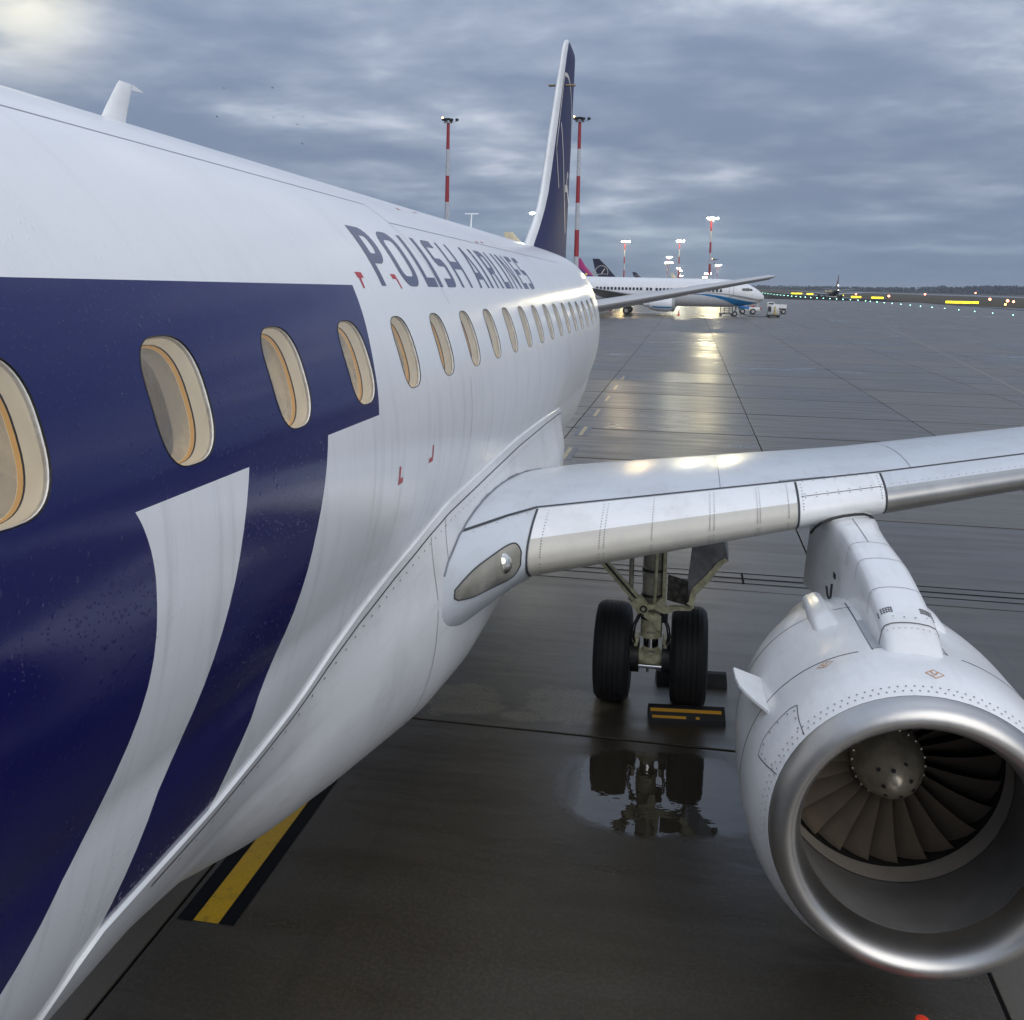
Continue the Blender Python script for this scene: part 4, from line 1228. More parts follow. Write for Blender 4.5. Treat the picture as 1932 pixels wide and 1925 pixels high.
tag(MB().add([(150, 1300, .03), (172, 1040, .03), (226, 738, .03), (330, 640, .03), (620, 400, .03), (640, 430, .03), (300, 900, .03), (200, 1300, .03)], [tuple(range(8))]).build('runway', pave('runway_asphalt', (.10, .10, .105), .25), smooth=False), kind='structure')

PX, PY = 5.05, 4.72
def slab_mesh(gx, gy):
    mb = MB(); hx, hy = PX / 2 - gx, PY / 2 - gy
    r1 = [(-hx, -hy, -.011), (hx, -hy, -.011), (hx, hy, -.011), (-hx, hy, -.011)]
    r2 = [(-hx, -hy, -.004), (hx, -hy, -.004), (hx, hy, -.004), (-hx, hy, -.004)]
    q = .006
    r3 = [(-hx + q, -hy + q, 0), (hx - q, -hy + q, 0), (hx - q, hy - q, 0), (-hx + q, hy - q, 0)]
    mb.loft([r1, r2, r3], True, False); mb.add(r3, [(0, 1, 2, 3)])
    return mb.mesh('concrete_slab', CONC, smooth=False)
slm = slab_mesh(.013, .013); slm2 = slab_mesh(.015, .050)
rs = random.Random(3)
far = MB()
for i in range(-27, 15):
    for j in range(-4, 70):
        xc = -.30 + PX * (i + .5); yc = 8.60 + PY * (j + .5)
        near = (-3 <= i <= 6 and -2 <= j <= 19) or (7 <= i <= 11 and 4 <= j <= 19)
        tx, ty = rs.uniform(-.0007, .0007), rs.uniform(-.0007, .0007)
        if near:
            o = link('concrete_slab', slm if j < 2 else slm2, apron)
            o.location = (xc, yc, .0); o.rotation_euler = (tx, ty, 0)
        else:
            hx, hy = PX / 2 - .018, PY / 2 - .070
            far.add([(xc + a * hx, yc + b_ * hy, -.001 + a * hx * ty + b_ * hy * tx) for a, b_ in ((-1, -1), (1, -1), (1, 1), (-1, 1))], [(0, 1, 2, 3)])
o = far.build('concrete_slab', CONC, apron, smooth=False); o['kind'] = 'stuff'

# painted markings
def marking(name, base, spec=.5):
    m, g, b = newmat(name)
    pos = g.n('ShaderNodeNewGeometry').outputs['Position']
    n = g.noise(pos, 6.0, 5, .65); n2 = g.noise(pos, 60, 3)
    f = g.math('ADD', g.math('MULTIPLY', g.mapr(n, .52, .72), .5), g.math('MULTIPLY', g.mapr(n2, .5, .7), .25))
    setp(g, b, g.mixc(f, c4(base), c4((.05, .048, .045) if max(base) > .1 else base)), g.math('ADD', .22 if spec > .3 else .5, g.math('MULTIPLY', n, .2)), 0, spec, None, g.bump(n2, .3, .002))
    return m
YEL = marking('yellow_line_paint', (.62, .37, .008)); BLK = marking('black_line_paint', (.004, .005, .007), .12); PALE = marking('faded_yellow_paint', (.40, .31, .13)); BLU = marking('faded_border_paint', (.035, .042, .065))
def quad(name, x0, x1, y0, y1, z, m, parent=None):
    return MB().add([(x0, y0, z), (x1, y0, z), (x1, y1, z), (x0, y1, z)], [(0, 1, 2, 3)]).build(name, m, parent, smooth=False)
lead = empty('lead_in_line', (-.06, 5.5, 0), 'yellow stripe with black borders on the concrete under the fuselage', 'ground marking')
def lq(name, x0, x1, y0, y1, z, m): quad(name, x0 + .06, x1 + .06, y0 - 5.5, y1 - 5.5, z, m, lead)
lq('line_border', -.25, -.142, 5.49, 20.4, .004, BLK); lq('line_border', .032, .135, 5.50, 20.4, .004, BLK); lq('line_stripe', -.140, .030, 5.5, 20.4, .004, YEL)
dash = empty('lead_in_dash', (.05, 23.2, 0), 'faded yellow dash with dark border, nearest to the wing root', 'ground marking', 'dashes of the lead-in line')
quad('line_border', -.19, -.052, -.9, .95, .004, BLU, dash); quad('line_border', .057, .19, -.9, .95, .004, BLU, dash); quad('line_stripe', -.050, .055, -.8, .85, .004, PALE, dash)
for k, lab in enumerate(('second faded yellow dash beyond the wing root fairing', 'third faded yellow dash beyond the wing root fairing', 'fourth faded yellow dash, small, beside the fuselage', 'fifth faded yellow dash, far, beside the fuselage tail', 'sixth faded yellow dash, farthest, beside the tail')):
    dup(dash, (.052 + .008 * k, 26.9 + 3.95 * k, 0), lab)
# slot drains across the apron
sd = empty('slot_drain', (6, 13.88, 0), 'three dark parallel drain slots crossing the concrete behind the landing gear', 'drain')
for y, wd in ((13.65, .03), (13.88, .045), (14.13, .03)): quad('drain_slot', -8.0, 34, y - 13.88 - wd / 2, y - 13.88 + wd / 2, .0035, JOINT, sd)
for x in (-2.3, 7.7, 17.7): quad('drain_bar', x - .015, x + .015, -.255, -.03, .0035, JOINT, sd); quad('drain_bar', x - .015, x + .015, .03, .23, .0035, JOINT, sd)
tl = empty('taxi_line', (16, 60, 0), 'thin faded yellow guide line running diagonally over the far concrete', 'ground marking')
MB().add([(0, -20, .004), (.12, -20, .004), (9.12, 60, .004), (9, 60, .004)], [(0, 1, 2, 3)]).build('line_stripe', marking('worn_line_paint', (.20, .17, .11)), tl, smooth=False)

# ------------------------------------------------------------------ wheel chocks
def chock(loc, rz, label):
    r = empty('wheel_chock', loc, label, 'wheel chock', 'chocks at the landing gear', rz)
    mb = MB(); L = .36
    prof = [(-.085, 0), (-.075, .10), (-.035, .135), (.035, .135), (.085, .09), (.10, 0)]
    mb.loft([[(x, -y_, z_) for y_, z_ in prof] for x in (-L, -L + .012, L - .012, L)], True, True)
    b = mb.build('chock_block', RUBBER, r, smooth=False)
    mb = MB()
    mb.add([(-.345, -.0865, .085), (.31, -.0865, .085), (.31, -.0805, .119), (-.345, -.0805, .119)], [(0, 1, 2, 3)])
    mb.build('chock_stripe', CHOCKY, r, smooth=False)
    return r
def chock2(loc, rz, label):
    r = empty('wheel_chock', loc, label, 'wheel chock', 'chocks at the landing gear', rz)
    L = .355
    prof = [(-.12, 0.0), (-.115, .045), (-.035, .125), (.0, .14), (.035, .125), (.115, .045), (.12, 0.0)]
    mb = MB(); mb.loft([[(x, y_, z_) for y_, z_ in prof] for x in (-L, L)], True, True); mb.build('chock_block', RUBBER, r, smooth=False)
    def stripe(x0, x1, t0, t1):
        a = np.array((-.115, .045)); b = np.array((-.035, .125)); n = np.array((-.707, .707)) * .003
        p, q = a + (b - a) * t0 + n, a + (b - a) * t1 + n
        MB().add([(x0, p[0], p[1]), (x1, p[0], p[1]), (x1, q[0], q[1]), (x0, q[0], q[1])], [(0, 1, 2, 3)]).build('chock_stripe', CHOCKY, r, smooth=False)
    stripe(-.34, .32, .62, .90); stripe(-.325, -.01, .08, .30); stripe(.08, .115, .10, .30)
    return r
chock2((2.935, 9.15, 0), R(6), 'black rubber chock with two yellow strips in front of the outer wheel')
chock2((2.98, 10.02, 0), R(186), 'black rubber chock behind the outer wheel, mostly hidden by it')

# ------------------------------------------------------------------ traffic cones
CONEO = mat('cone_orange', (.75, .045, .015), .45)
CONEW = mat('cone_white_band', (.75, .75, .72), .4)
def cone(loc, label, h=.75):
    r = empty('traffic_cone', loc, label, 'traffic cone', 'orange traffic cones')
    MB().bbox((0, 0, .02), (.40, .40, .04), .03).build('cone_base', CONEO, r)
    mb = MB(); mb.lathe([(.04, .15), (h - .03, .036), (h - .008, .030), (h, .016), (h, 0)], (0, 0, 0), (0, 0, 1), 24); mb.build('cone_body', CONEO, r)
    for t in (.34, .62):
        r0 = .15 - (.114) * (t * h - .04) / (h - .07) + .003; r1 = .15 - .114 * (t * h + .09 - .04) / (h - .07) + .003
        mb = MB(); mb.lathe([(t * h, r0), (t * h + .09, r1)], (0, 0, 0), (0, 0, 1), 24); mb.build('cone_band', CONEW, r)
    return r
cone((4.015, 4.60, 0), 'red cone whose tip just shows at the bottom edge under the engine', .72)
cone((1.45, 132.3, 0), 'orange cone in front of the engine of the white parked jet', .78)
cone((-8.6, 145.2, 0), 'orange cone behind the main wheels of the white parked jet')
cone((-10.25, 143.6, 0), 'orange cone farthest left, half hidden beside the near fuselage')

# ------------------------------------------------------------------ floodlight masts
MRED = mat('mast_red', (.33, .022, .03), .45); MWHT = mat('mast_white', (.48, .50, .53), .45); MHEAD = mat('floodlight_casing', (.03, .035, .035), .5, .3)
LITW = emis('lit_floodlight', (1.0, .86, .50), 850.0); LITC = emis('lit_floodlight_cool', (1.0, .95, .68), 1400.0); LITY = emis('lit_floodlight_yellow', (1.0, .86, .35), 160.0)
BEAC = emis('obstruction_beacon', (1.0, .33, .10), 14.0)
def mast(loc, h, label, lit=None, wd=.34, head=1.0, nb=7):
    r = empty('floodlight_mast', loc, label, 'floodlight mast', 'floodlight masts round the apron')
    for k in range(nb):
        z0, z1 = h * k / nb, h * (k + 1) / nb
        rr = lambda z: wd * (1.25 - .55 * z / h)
        mb = MB(); mb.tube((0, 0, z0), (0, 0, z1), rr(z0), rr(z1), 14, 0, False)
        mb.build('mast_section', MRED if (nb - 1 - k) % 2 == 0 else MWHT, r)
    s = head
    mb = MB()
    mb.path([(1.1 * s * math.cos(2 * PI * i / 16), 1.1 * s * math.sin(2 * PI * i / 16), h + .15 * s) for i in range(17)], .07 * s, 6)
    for a in range(4): mb.tube((0, 0, h + .0), (1.1 * s * math.cos(a * PI / 2), 1.1 * s * math.sin(a * PI / 2), h + .15 * s), .06 * s, None, 6)
    mb.tube((1.0 * s, 0, h + .15 * s), (2.3 * s, 0, h + .35 * s), .05 * s, None, 6)
    hd = mb.build('mast_platform', MHEAD, r)
    spots = [(-1.15, -.5, .75, -10), (-.45, -.9, .78, -3), (.35, -.9, .78, 3), (1.0, -.5, .72, 8), (2.25, 0, .78, 25), (-.8, .6, .7, 180), (.5, .8, .7, 180)]
    for x, y, z, yaw in spots:
        mb = MB(); mb.bbox((0, 0, 0), (.80 * s, .30 * s, .62 * s), .06 * s)
        o = mb.build('floodlight', MHEAD, r); o.location = (x * s, y * s, h + z * s); o.rotation_euler = (R(28), 0, R(yaw))
        mb = MB(); mb.add([(-.20 * s, -.152 * s - .004, -.27 * s), (.20 * s, -.152 * s - .004, -.27 * s), (.36 * s, -.152 * s - .004, .27 * s), (-.36 * s, -.152 * s - .004, .27 * s)], [(0, 1, 2, 3)])
        q = mb.build('floodlight_glass', lit if lit else DARKM, o, smooth=False)
    for x in (-.75, .9):
        mb = MB(); mb.tube((x * s, -.3, h - .05), (x * s, -.3, h - .55 * s), .12 * s, .05 * s, 8); mb.build('mast_camera', MWHT, r)
    if lit is None:
        MB().ball((-1.35 * s, -.4, h + 1.22 * s), .17 * s, 8, 6).build('mast_beacon', BEAC, r)
    return r
mast((-34.4, 148.0, 0), 28.0, 'tall red and white mast with unlit dark floodlights, left of the tail fin', None, .34, .6)
mast((-14.2, 147.9, 0), 28.0, 'tall red and white mast with unlit dark floodlights, right of the tail fin', None, .34, .6)
mast((9.7, 370.3, 0), 28.0, 'brightest lit floodlight mast, tall and right of the others', LITW, .42, .95)
mast((-36.0, 586.1, 0), 28.0, 'lit floodlight mast with warm light left of the gap beyond the dark tails', emis('lit_floodlight_warm', (1.0, .74, .36), 1700.0), .42, 1.05)
mast((-3.8, 563.9, 0), 28.0, 'lit floodlight mast with cool light in the middle of the far row', LITC, .42, 1.0)
mast((-51.4, 340.0, 0), 27.2, 'lit floodlight mast showing just left of the fin leading edge', LITC, .40, .85)
mast((-14.9, 800, 0), 25.2, 'far lit mast, white lamps above a yellowish one', LITW, .30, .95)
mast((-15.9, 820, 0), 20.8, 'far lit mast with yellowish lamps, left of the middle mast', LITY, .30, 1.6)
mast((-8.5, 900, 0), 18.4, 'far low lit mast, topmost of three small ones close together', LITW, .26, .75)
mast((-7.1, 950, 0), 17.0, 'far low lit mast, middle one of three small ones close together', LITW, .26, .75)
mast((-7.8, 1100, 0), 13.4, 'far low lit mast, lowest of three small ones close together', LITW, .26, .9)
mast((25.2, 850, 0), 20.4, 'far lit mast right of the brightest mast, small and white', LITW, .30, 1.25)
mast((21.1, 800, 0), 24.0, 'far mast right of the brightest mast with one lamp glowing', None, .26, 1.1)
mast((19.0, 1000, 0), 14.6, 'far lit mast with yellow lamps just above the white jet roof, upper', LITY, .26, 1.6)
mast((18.9, 1100, 0), 11.6, 'far lit mast with yellow lamps just above the white jet roof, lower', LITY, .26, 1.7)

# ------------------------------------------------------------------ parked and taxiing airliners
JWHITE = mat('jet_white', (.74, .75, .77), .25, var=.05); JBLUE = mat('jet_blue', (.012, .20, .46), .3); JGREY = mat('jet_grey', (.30, .31, .31), .3); JGLASS = mat('jet_window', (.03, .035, .04), .15)
JWING = mat('jet_wing_grey', (.33, .34, .35), .35); MAG = mat('tail_magenta', (.42, .02, .17), .4); VIO = mat('tail_violet', (.055, .022, .20), .4); SUNY = mat('tail_yellow', (.9, .62, .18), .4)
INK = mat('tail_ink', (.018, .016, .045), .6, 0, .2, var=.1)
def jet(name, loc, rz, label, L=36.0, rad=1.85, za=3.1, nose=14.0, finh=11.0, finmats=None, body=None, wings=True, span=34.0, engr=.92, detail=0, fint=None):
    """airliner in local metres: +x is the nose, origin on the ground between the main wheels"""
    r = empty(name, loc, label, 'airplane', 'airliners on the far stands' if detail == 0 else None, rz)
    body = body or JWHITE
    fp = [(nose, .0, za - .48), (nose - .12, .30, za - .48), (nose - .45, .62, za - .42), (nose - 1.2, 1.05, za - .30), (nose - 1.9, 1.32, za - .18), (nose - 2.8, 1.58, za - .06), (nose - 4.2, 1.78, za), (nose - 5.5, rad, za),
          (nose - L + 11, rad, za), (nose - L + 8, rad * .93, za + .12), (nose - L + 5, rad * .70, za + .48), (nose - L + 2.4, rad * .42, za + .88), (nose - L + .4, rad * .14, za + 1.15), (nose - L, .02, za + 1.2)]
    k = rad / 1.85
    mb = MB()
    rings = []
    for x, q, zc in fp:
        q = q if q in (rad,) or x < 0 else q * k
        rings.append([(x, q * math.cos(2 * PI * i / 32), zc + q * 1.03 * math.sin(2 * PI * i / 32)) for i in range(32)])
    mb.loft(rings, True, True); fu = mb.build('fuselage', body, r, angle=60)
    def side(x):
        xs = [p[0] for p in fp][::-1]
        return float(np.interp(x, xs, [p[1] for p in fp][::-1])), float(np.interp(x, xs, [p[2] for p in fp][::-1]))
    wx = 4.0
    if wings:
        for sg in (-1, 1):
            mb = MB(); rr = []
            for f in np.linspace(0, 1, 9):
                y = sg * (1.2 + (span / 2 - 1.2) * f); c = 6.6 * (1 - f) + 1.5 * f if f > .3 else 7.4 - 2.4 * f / .3 * .75
                xl = wx - (span / 2 - 1.2) * f * .52; z = za - .95 + f * (span / 2) * .085; t = .13 * c * (1 - .25 * f)
                us = [0, .03, .12, .3, .6, 1]
                yt = lambda u: t / .2 * (.2969 * math.sqrt(u) - .126 * u - .3516 * u * u + .2843 * u ** 3 - .1036 * u ** 4)
                rr.append([(xl - u * c, y, z + yt(u)) for u in reversed(us)] + [(xl - u * c, y, z - yt(u)) for u in us[1:-1]])
            mb.loft(rr, True, True); wg = mb.build('wing', JWING, r, angle=50)
            if detail:
                tipx, tz = wx - (span / 2 - 1.2) * .52, za - .95 + span / 2 * .085
                mb = MB(); rr = []
                for f in np.linspace(0, 1, 7):
                    a = f * R(78); yy = sg * (span / 2 + .5 * math.sin(a)); zz = tz + (.5 * (1 - math.cos(a)) + max(0, f - .35) * 3.0)
                    c = 1.5 * (1 - f) + .6 * f; xl = tipx - 2.0 * f
                    rr.append([(xl, yy - .04, zz), (xl - c, yy, zz), (xl - c * .4, yy + .06, zz)])
                mb.loft(rr, True, True); mb.build('winglet', mat('winglet_grey', (.38, .44, .46), .3), wg)
            ey = sg * (4.85 if rad > 1.7 else 4.4); ez = za - 1.62; ex = wx + 2.4
            mb = MB(); mb.lathe([(0, engr * .78), (.05, engr * .90), (.25, engr * .98), (1.0, engr * 1.04), (2.2, engr), (3.3, engr * .72), (3.3, engr * .5), (4.1, engr * .3), (4.1, 0)], (ex, ey, ez), (-1, 0, 0), 28)
            en = mb.build('engine', body, r)
            mb = MB(); mb.lathe([(0, engr * .78), (-.03, engr * .86), (.03, engr * .93), (.36, engr * 1.005)], (ex + .02, ey, ez), (-1, 0, 0), 28); mb.build('inlet_lip', JGREY, en)
            mb = MB(); mb.lathe([(.02, engr * .79), (.7, engr * .72), (.7, 0)], (ex, ey, ez), (-1, 0, 0), 24); mb.build('inlet_fan', FANDARK, en)
            mb = MB(); mb.prism([(ex - .9, ey - .15, ez + engr * .9), (ex - 3.6, ey - .15, ez + engr * .5), (ex - 4.6, ey - .15, za - .8), (ex - 2.2, ey - .15, za - .75)], (0, .3, 0)); mb.build('pylon', body, en)
            if detail:
                P = []; Q = []
                for x in np.linspace(ex - .38, ex - 2.9, 8):
                    rr_ = float(np.interp(ex - x, [.25, 1.0, 2.2, 3.3], [engr * .98, engr * 1.04, engr, engr * .72])) + .012
                    P.append((x, ey + sg * rr_ * math.cos(R(-30)), ez + rr_ * math.sin(R(-30)))); Q.append((x, ey + sg * rr_ * math.cos(R(-17)), ez + rr_ * math.sin(R(-17))))
                MB().loft([P, Q], False, False).build('engine_stripe', JBLUE, en)
            for dy in (-.42, .42):
                yy = sg * 2.86 + dy
                mb = MB(); mb.lathe([(-.19, .26), (-.2, .40), (-.13, .5), (.13, .5), (.2, .40), (.19, .26)], (0, yy, .5), (0, 1, 0), 24); wh = mb.build('wheel', TYRE, r)
                mb = MB(); mb.lathe([(-.17, 0), (-.18, .26)], (0, yy, .5), (0, 1, 0), 20).lathe([(.18, .26), (.17, 0)], (0, yy, .5), (0, 1, 0), 20); mb.build('wheel_rim', HUBM, wh)
            MB().tube((0, sg * 2.86, .5), (.1, sg * 2.6, za - 1.0), .13, .15, 10).tube((0, sg * 2.3, .5), (0, sg * 3.4, .5), .1, None, 8).build('gear_leg', JGREY, r)
        nx = nose - 3.8
        for dy in (-.22, .22):
            mb = MB(); mb.lathe([(-.1, .18), (-.1, .30), (-.06, .345), (.06, .345), (.1, .30), (.1, .18)], (nx, dy, .345), (0, 1, 0), 20); wh = mb.build('wheel', TYRE, r)
            mb = MB(); mb.lathe([(-.09, 0), (-.095, .19)], (nx, dy, .345), (0, 1, 0), 16).lathe([(.095, .19), (.09, 0)], (nx, dy, .345), (0, 1, 0), 16); mb.build('wheel_rim', HUBM, wh)
        MB().tube((nx, 0, .3), (nx + .15, 0, za - rad + .2), .08, .10, 8).build('gear_leg', JGREY, r)
    # fin: rows of (x, z) leading and trailing edge
    ft = fint or [(finh, nose - L - .2, nose - L + 1.2), (finh - 1.7, nose - L + .15, nose - L + 2.75), (za + rad + .1, nose - L + 1.2, nose - L + 6.9), (za + rad * .6, nose - L + 1.4, nose - L + 8.0)]
    mb = MB(); rr = []
    for z, xt, xl in ft:
        c = xl - xt; t = .05 * c
        rr.append([(xl, 0, z), (xl - .15 * c, t * .8, z), (xl - .4 * c, t, z), (xt, .01, z), (xl - .4 * c, -t, z), (xl - .15 * c, -t * .8, z)])
    mb.loft(rr, True, True); fn = mb.build('tail_fin', finmats or body, r, angle=50)
    for sg in (-1, 1):
        mb = MB(); rr = []
        for f in (0, 1):
            c = 3.4 * (1 - f) + 1.3 * f; xl = nose - L + 4.4 - 3.2 * f; z = za + .75 + f * .7; y = sg * (.5 + 5.6 * f)
            rr.append([(xl, y, z), (xl - .3 * c, y, z + .06 * c), (xl - c, y, z), (xl - .3 * c, y, z - .05 * c)])
        mb.loft(rr, True, True); mb.build('tailplane', JWING, r)
    return r, fn, fp, side

jr, jfin, jfp, jside = jet('parked_airliner', (-5.5, 136, 0), 0, 'white parked airliner with blue and grey swoosh on its nose, beyond the tailplane', L=36.5, rad=1.83, za=3.10, nose=18.2, finh=10.95, detail=1, finmats=CREAMTAIL,
      fint=[(10.95, -17.6, -16.35), (9.25, -17.3, -14.8), (6.2, -17.0, -12.2), (4.6, -16.9, -10.4), (4.2, -16.9, -9.4)])
jr['label'] = 'white parked airliner with blue and grey swoosh on its nose, beyond the tailplane'
def sidept(x, z, off=.012):
    q, zc = jside(x); d = max(-.98, min(.98, (z - zc) / (q * 1.03 + 1e-6)))
    return (x, -(q * math.sqrt(1 - d * d) + off), z)
def jstrip(name, up, lo, m):
    xs = np.linspace(max(up[0][0], lo[0][0]), min(up[-1][0], lo[-1][0]), 40); rows = []
    for f in np.linspace(0, 1, 9):
        rows.append([sidept(x, lin(x, lo) * (1 - f) + lin(x, up) * f) for x in xs])
    return MB().loft(rows, False, False).build(name, m, jr)
o5 = 5.5
jstrip('blue_swoosh', [(x + o5, z) for x, z in ((2.6, 2.92), (5.14, 2.95), (6.85, 2.73), (8.55, 2.43), (10.07, 2.12), (11.5, 1.92))], [(x + o5, z) for x, z in ((2.6, 2.88), (4.3, 2.83), (6.0, 2.56), (7.37, 2.2), (8.41, 1.72), (9.1, 1.42), (10.26, 1.60), (11.5, 1.86))], JBLUE)
jstrip('grey_swoosh', [(x + o5, z) for x, z in ((3.9, 3.15), (6.0, 3.14), (7.93, 3.0), (9.37, 2.83), (10.9, 2.56), (11.9, 2.36), (12.5, 2.40))], [(x + o5, z) for x, z in ((3.9, 3.12), (6.0, 3.03), (7.94, 2.87), (9.38, 2.57), (11.07, 2.31), (12.0, 2.2), (12.5, 2.25))], JGREY)
wm = MB(); wm.add([(-.13, 0, -.19), (.13, 0, -.19), (.16, 0, -.1), (.16, 0, .1), (.13, 0, .19), (-.13, 0, .19), (-.16, 0, .1), (-.16, 0, -.1)], [tuple(range(8))]); wme = wm.mesh('cabin_window', JGLASS, smooth=False)
for x in [-9.63 + .495 * k for k in range(13)] + [-2.85, -2.35] + [-1.6 + .5 * k for k in range(18)]:
    p = sidept(x + o5, 3.43, .02); o = link('cabin_window', wme, jr); o.location = p; o.rotation_euler = (R(-10), 0, 0)
def outline(pts, wd, name, m, parent):
    mb = MB(); P = [sidept(x + o5, z, .016) for x, z in pts]; mb.ribbon(P, [(0, -1, 0)] * len(P), wd); return mb.build(name, m, parent, smooth=False)
outline([(8.0, 2.72), (8.0, 3.4), (8.0, 4.0), (8.1, 4.08), (8.5, 4.08), (8.6, 4.0), (8.6, 3.4), (8.6, 2.72), (8.5, 2.66), (8.1, 2.66), (8.0, 2.72)], .05, 'entry_door', JGREY, jr)
for x in (-3.65, -2.78): outline([(x - .26, 3.1), (x - .26, 3.7), (x + .26, 3.7), (x + .26, 3.1)], .035, 'overwing_exit', JGREY, jr)
mb = MB()
for sg in (-1, 1):
    for (x0, z0, x1, z1, x2, z2, x3, z3) in ((9.70, 3.50, 9.70, 3.80, 10.12, 3.84, 10.12, 3.46), (10.16, 3.46, 10.16, 3.84, 10.60, 3.84, 10.78, 3.46), (10.82, 3.47, 10.66, 3.83, 10.98, 3.72, 11.12, 3.52)):
        P = []
        for x, z in ((x0, z0), (x1, z1), (x2, z2), (x3, z3)):
            a = sidept(x + o5, z, .03); P.append((a[0], a[1] * -sg if sg > 0 else a[1], a[2]))
        MB().add(P, [(0, 1, 2, 3)]).build('cockpit_window', JGLASS, jr, smooth=False)

def crane_emblem(fin, parent_root, xc, zc, rad, sc=1.0):
    mb = MB(); y = -.36 * sc
    mb.ribbon([(xc + rad * math.cos(R(a)), y, zc + rad * math.sin(R(a))) for a in range(-25, 176, 8)], [(0, -1, 0)] * 26, .16 * sc)
    mb.ribbon([(xc + 1.0 * sc, y, zc + 1.1 * sc), (xc + .3 * sc, y, zc + .1 * sc), (xc - .1 * sc, y, zc - .7 * sc)], [(0, -1, 0)] * 3, .26 * sc)
    mb.ribbon([(xc - 1.5 * sc, y, zc - .72 * sc), (xc - .2 * sc, y, zc - .68 * sc), (xc + .4 * sc, y, zc - .55 * sc), (xc + 1.5 * sc, y, zc - .62 * sc)], [(0, -1, 0)] * 4, .14 * sc)
    mb.build('fin_emblem', CREAM_LOGO, fin, smooth=False)
# positions are set by the tail fins, whose trailing edge tops were surveyed
def tailjet(tx, y, zt, label, mats, **k):
    L = k.pop('L', 36.0); nose = 14.0
    return jet('parked_airliner', (tx - (nose - L - .2), y, 0), 0, label, L=L, nose=nose, finh=zt, finmats=mats, **k)
r1, f1, _, _ = tailjet(-27.7, 310, 11.72, 'parked jet with dark navy tail bearing a cream crane in a ring', INK, rad=1.8, za=2.95,
      fint=[(11.72, -22.2, -20.1), (9.3, -21.6, -17.6), (6.3, -20.9, -14.9), (5.6, -20.8, -14.2), (4.4, -20.6, -12.6)])
crane_emblem(f1, r1, -19.2, 7.55, 2.0)
r1, f1, _, _ = tailjet(-26.1, 500, 10.05, 'small far jet with dark navy tail bearing a cream ring emblem', INK, rad=1.5, za=2.9, span=28,
      fint=[(10.05, -22.2, -20.55), (8.0, -21.6, -18.3), (5.9, -21.0, -16.0), (4.0, -20.6, -14)])
crane_emblem(f1, r1, -19.8, 6.6, 1.75, .8)
r1, f1, _, _ = tailjet(-29.8, 285, 11.2, 'parked jet with magenta and violet tail and a yellow disc', MAG, rad=1.8, za=2.95,
      fint=[(11.2, -22.2, -21.1), (9.0, -22.2, -19.6), (6.0, -22.1, -17.0), (4.4, -22.0, -14.6)])
mb = MB(); mb.add([(-22.18, -.30, 8.75), (-20.6, -.30, 7.9), (-19.0, -.30, 6.6), (-17.6, -.30, 6.2), (-17.2, -.30, 5.2), (-22.05, -.30, 4.8)], [tuple(range(6))]); mb.build('tail_violet_field', VIO, f1, smooth=False)
mb = MB(); mb.disc((-19.35, -.32, 6.55), (0, -1, 0), .42, 16); mb.build('tail_disc', SUNY, f1, smooth=False)
tailjet(-10.8, 700, 12.2, 'far jet with pale cream tail lit by the lamps', CREAMTAIL, rad=1.8, za=3.0)
tailjet(-32.6, 560, 7.1, 'far jet whose dark fin tip barely shows over the white roof', INK, rad=1.3, za=2.3, span=24)
DARKJ = mat('jet_dark_navy', (.022, .020, .035), .5, 0, .25)
tj, fj, _, _ = jet('taxiing_airliner', (58.4, 408, 0), R(90), 'dark jet seen from behind, taxiing away beyond the white jet', L=30, rad=1.5, za=2.45, nose=12, finh=9.3, finmats=INK, body=DARKJ, span=28, engr=.72)
tj['group'] = ''; del tj['group']
MB().ball((-17.2, 0, 5.2), .16, 8, 6).build('tail_light', emis('tail_light', (1, .97, .9), 7), tj)
MB().ball((-17.6, 0, 3.4), .13, 8, 6).build('tail_light', MATS['tail_light'], tj)

# ------------------------------------------------------------------ ground vehicles by the white jet
VWHITE = mat('vehicle_white', (.66, .66, .64), .4, var=.15); VDARK = mat('vehicle_dark', (.03, .03, .033), .5); VYEL = mat('stand_yellow', (.60, .42, .05), .5); VBLUE = mat('board_blue', (.02, .19, .50), .4); VRED = mat('vehicle_red', (.35, .04, .03), .5)
def vwheel(mb_parent, x, y, rad=.42, wd=.28):
    mb = MB(); mb.lathe([(-wd / 2, rad * .55), (-wd / 2, rad * .85), (-wd * .35, rad), (wd * .35, rad), (wd / 2, rad * .85), (wd / 2, rad * .55)], (x, y, rad), (0, 1, 0), 20); o = mb.build('wheel', TYRE, mb_parent)
    mb = MB(); mb.lathe([(-wd * .46, 0), (-wd * .46, rad * .56)], (x, y, rad), (0, 1, 0), 16); mb.build('wheel_rim', HUBM, o)
tt = empty('tow_tractor', (11.5, 149, 0), 'white tow tractor with black wheels under the nose of the white jet', 'tow tractor')
MB().bbox((.1, 0, .72), (3.0, 1.7, .62), .08).build('chassis', VWHITE, tt)
MB().bbox((-.9, 0, 1.12), (1.1, 1.6, .30), .06).build('hood', VWHITE, tt)
mb = MB()
for x in (.35, 1.25):
    for y in (-.75, .75): mb.tube((x, y, 1.0), (x + .05, y, 1.85), .04, None, 6)
mb.bbox((.82, 0, 1.88), (1.15, 1.6, .07), .02); mb.build('cab_frame', VWHITE, tt)
MB().bbox((.5, 0, 1.15), (.5, 1.2, .35), .05).build('seat', VRED, tt)
MB().bbox((1.62, 0, .85), (.25, 1.6, .36), .04).build('bumper', VRED, tt)
for x, y in ((-.95, -.75), (.55, -.75), (-.95, .75), (.55, .75)): vwheel(tt, x, y)
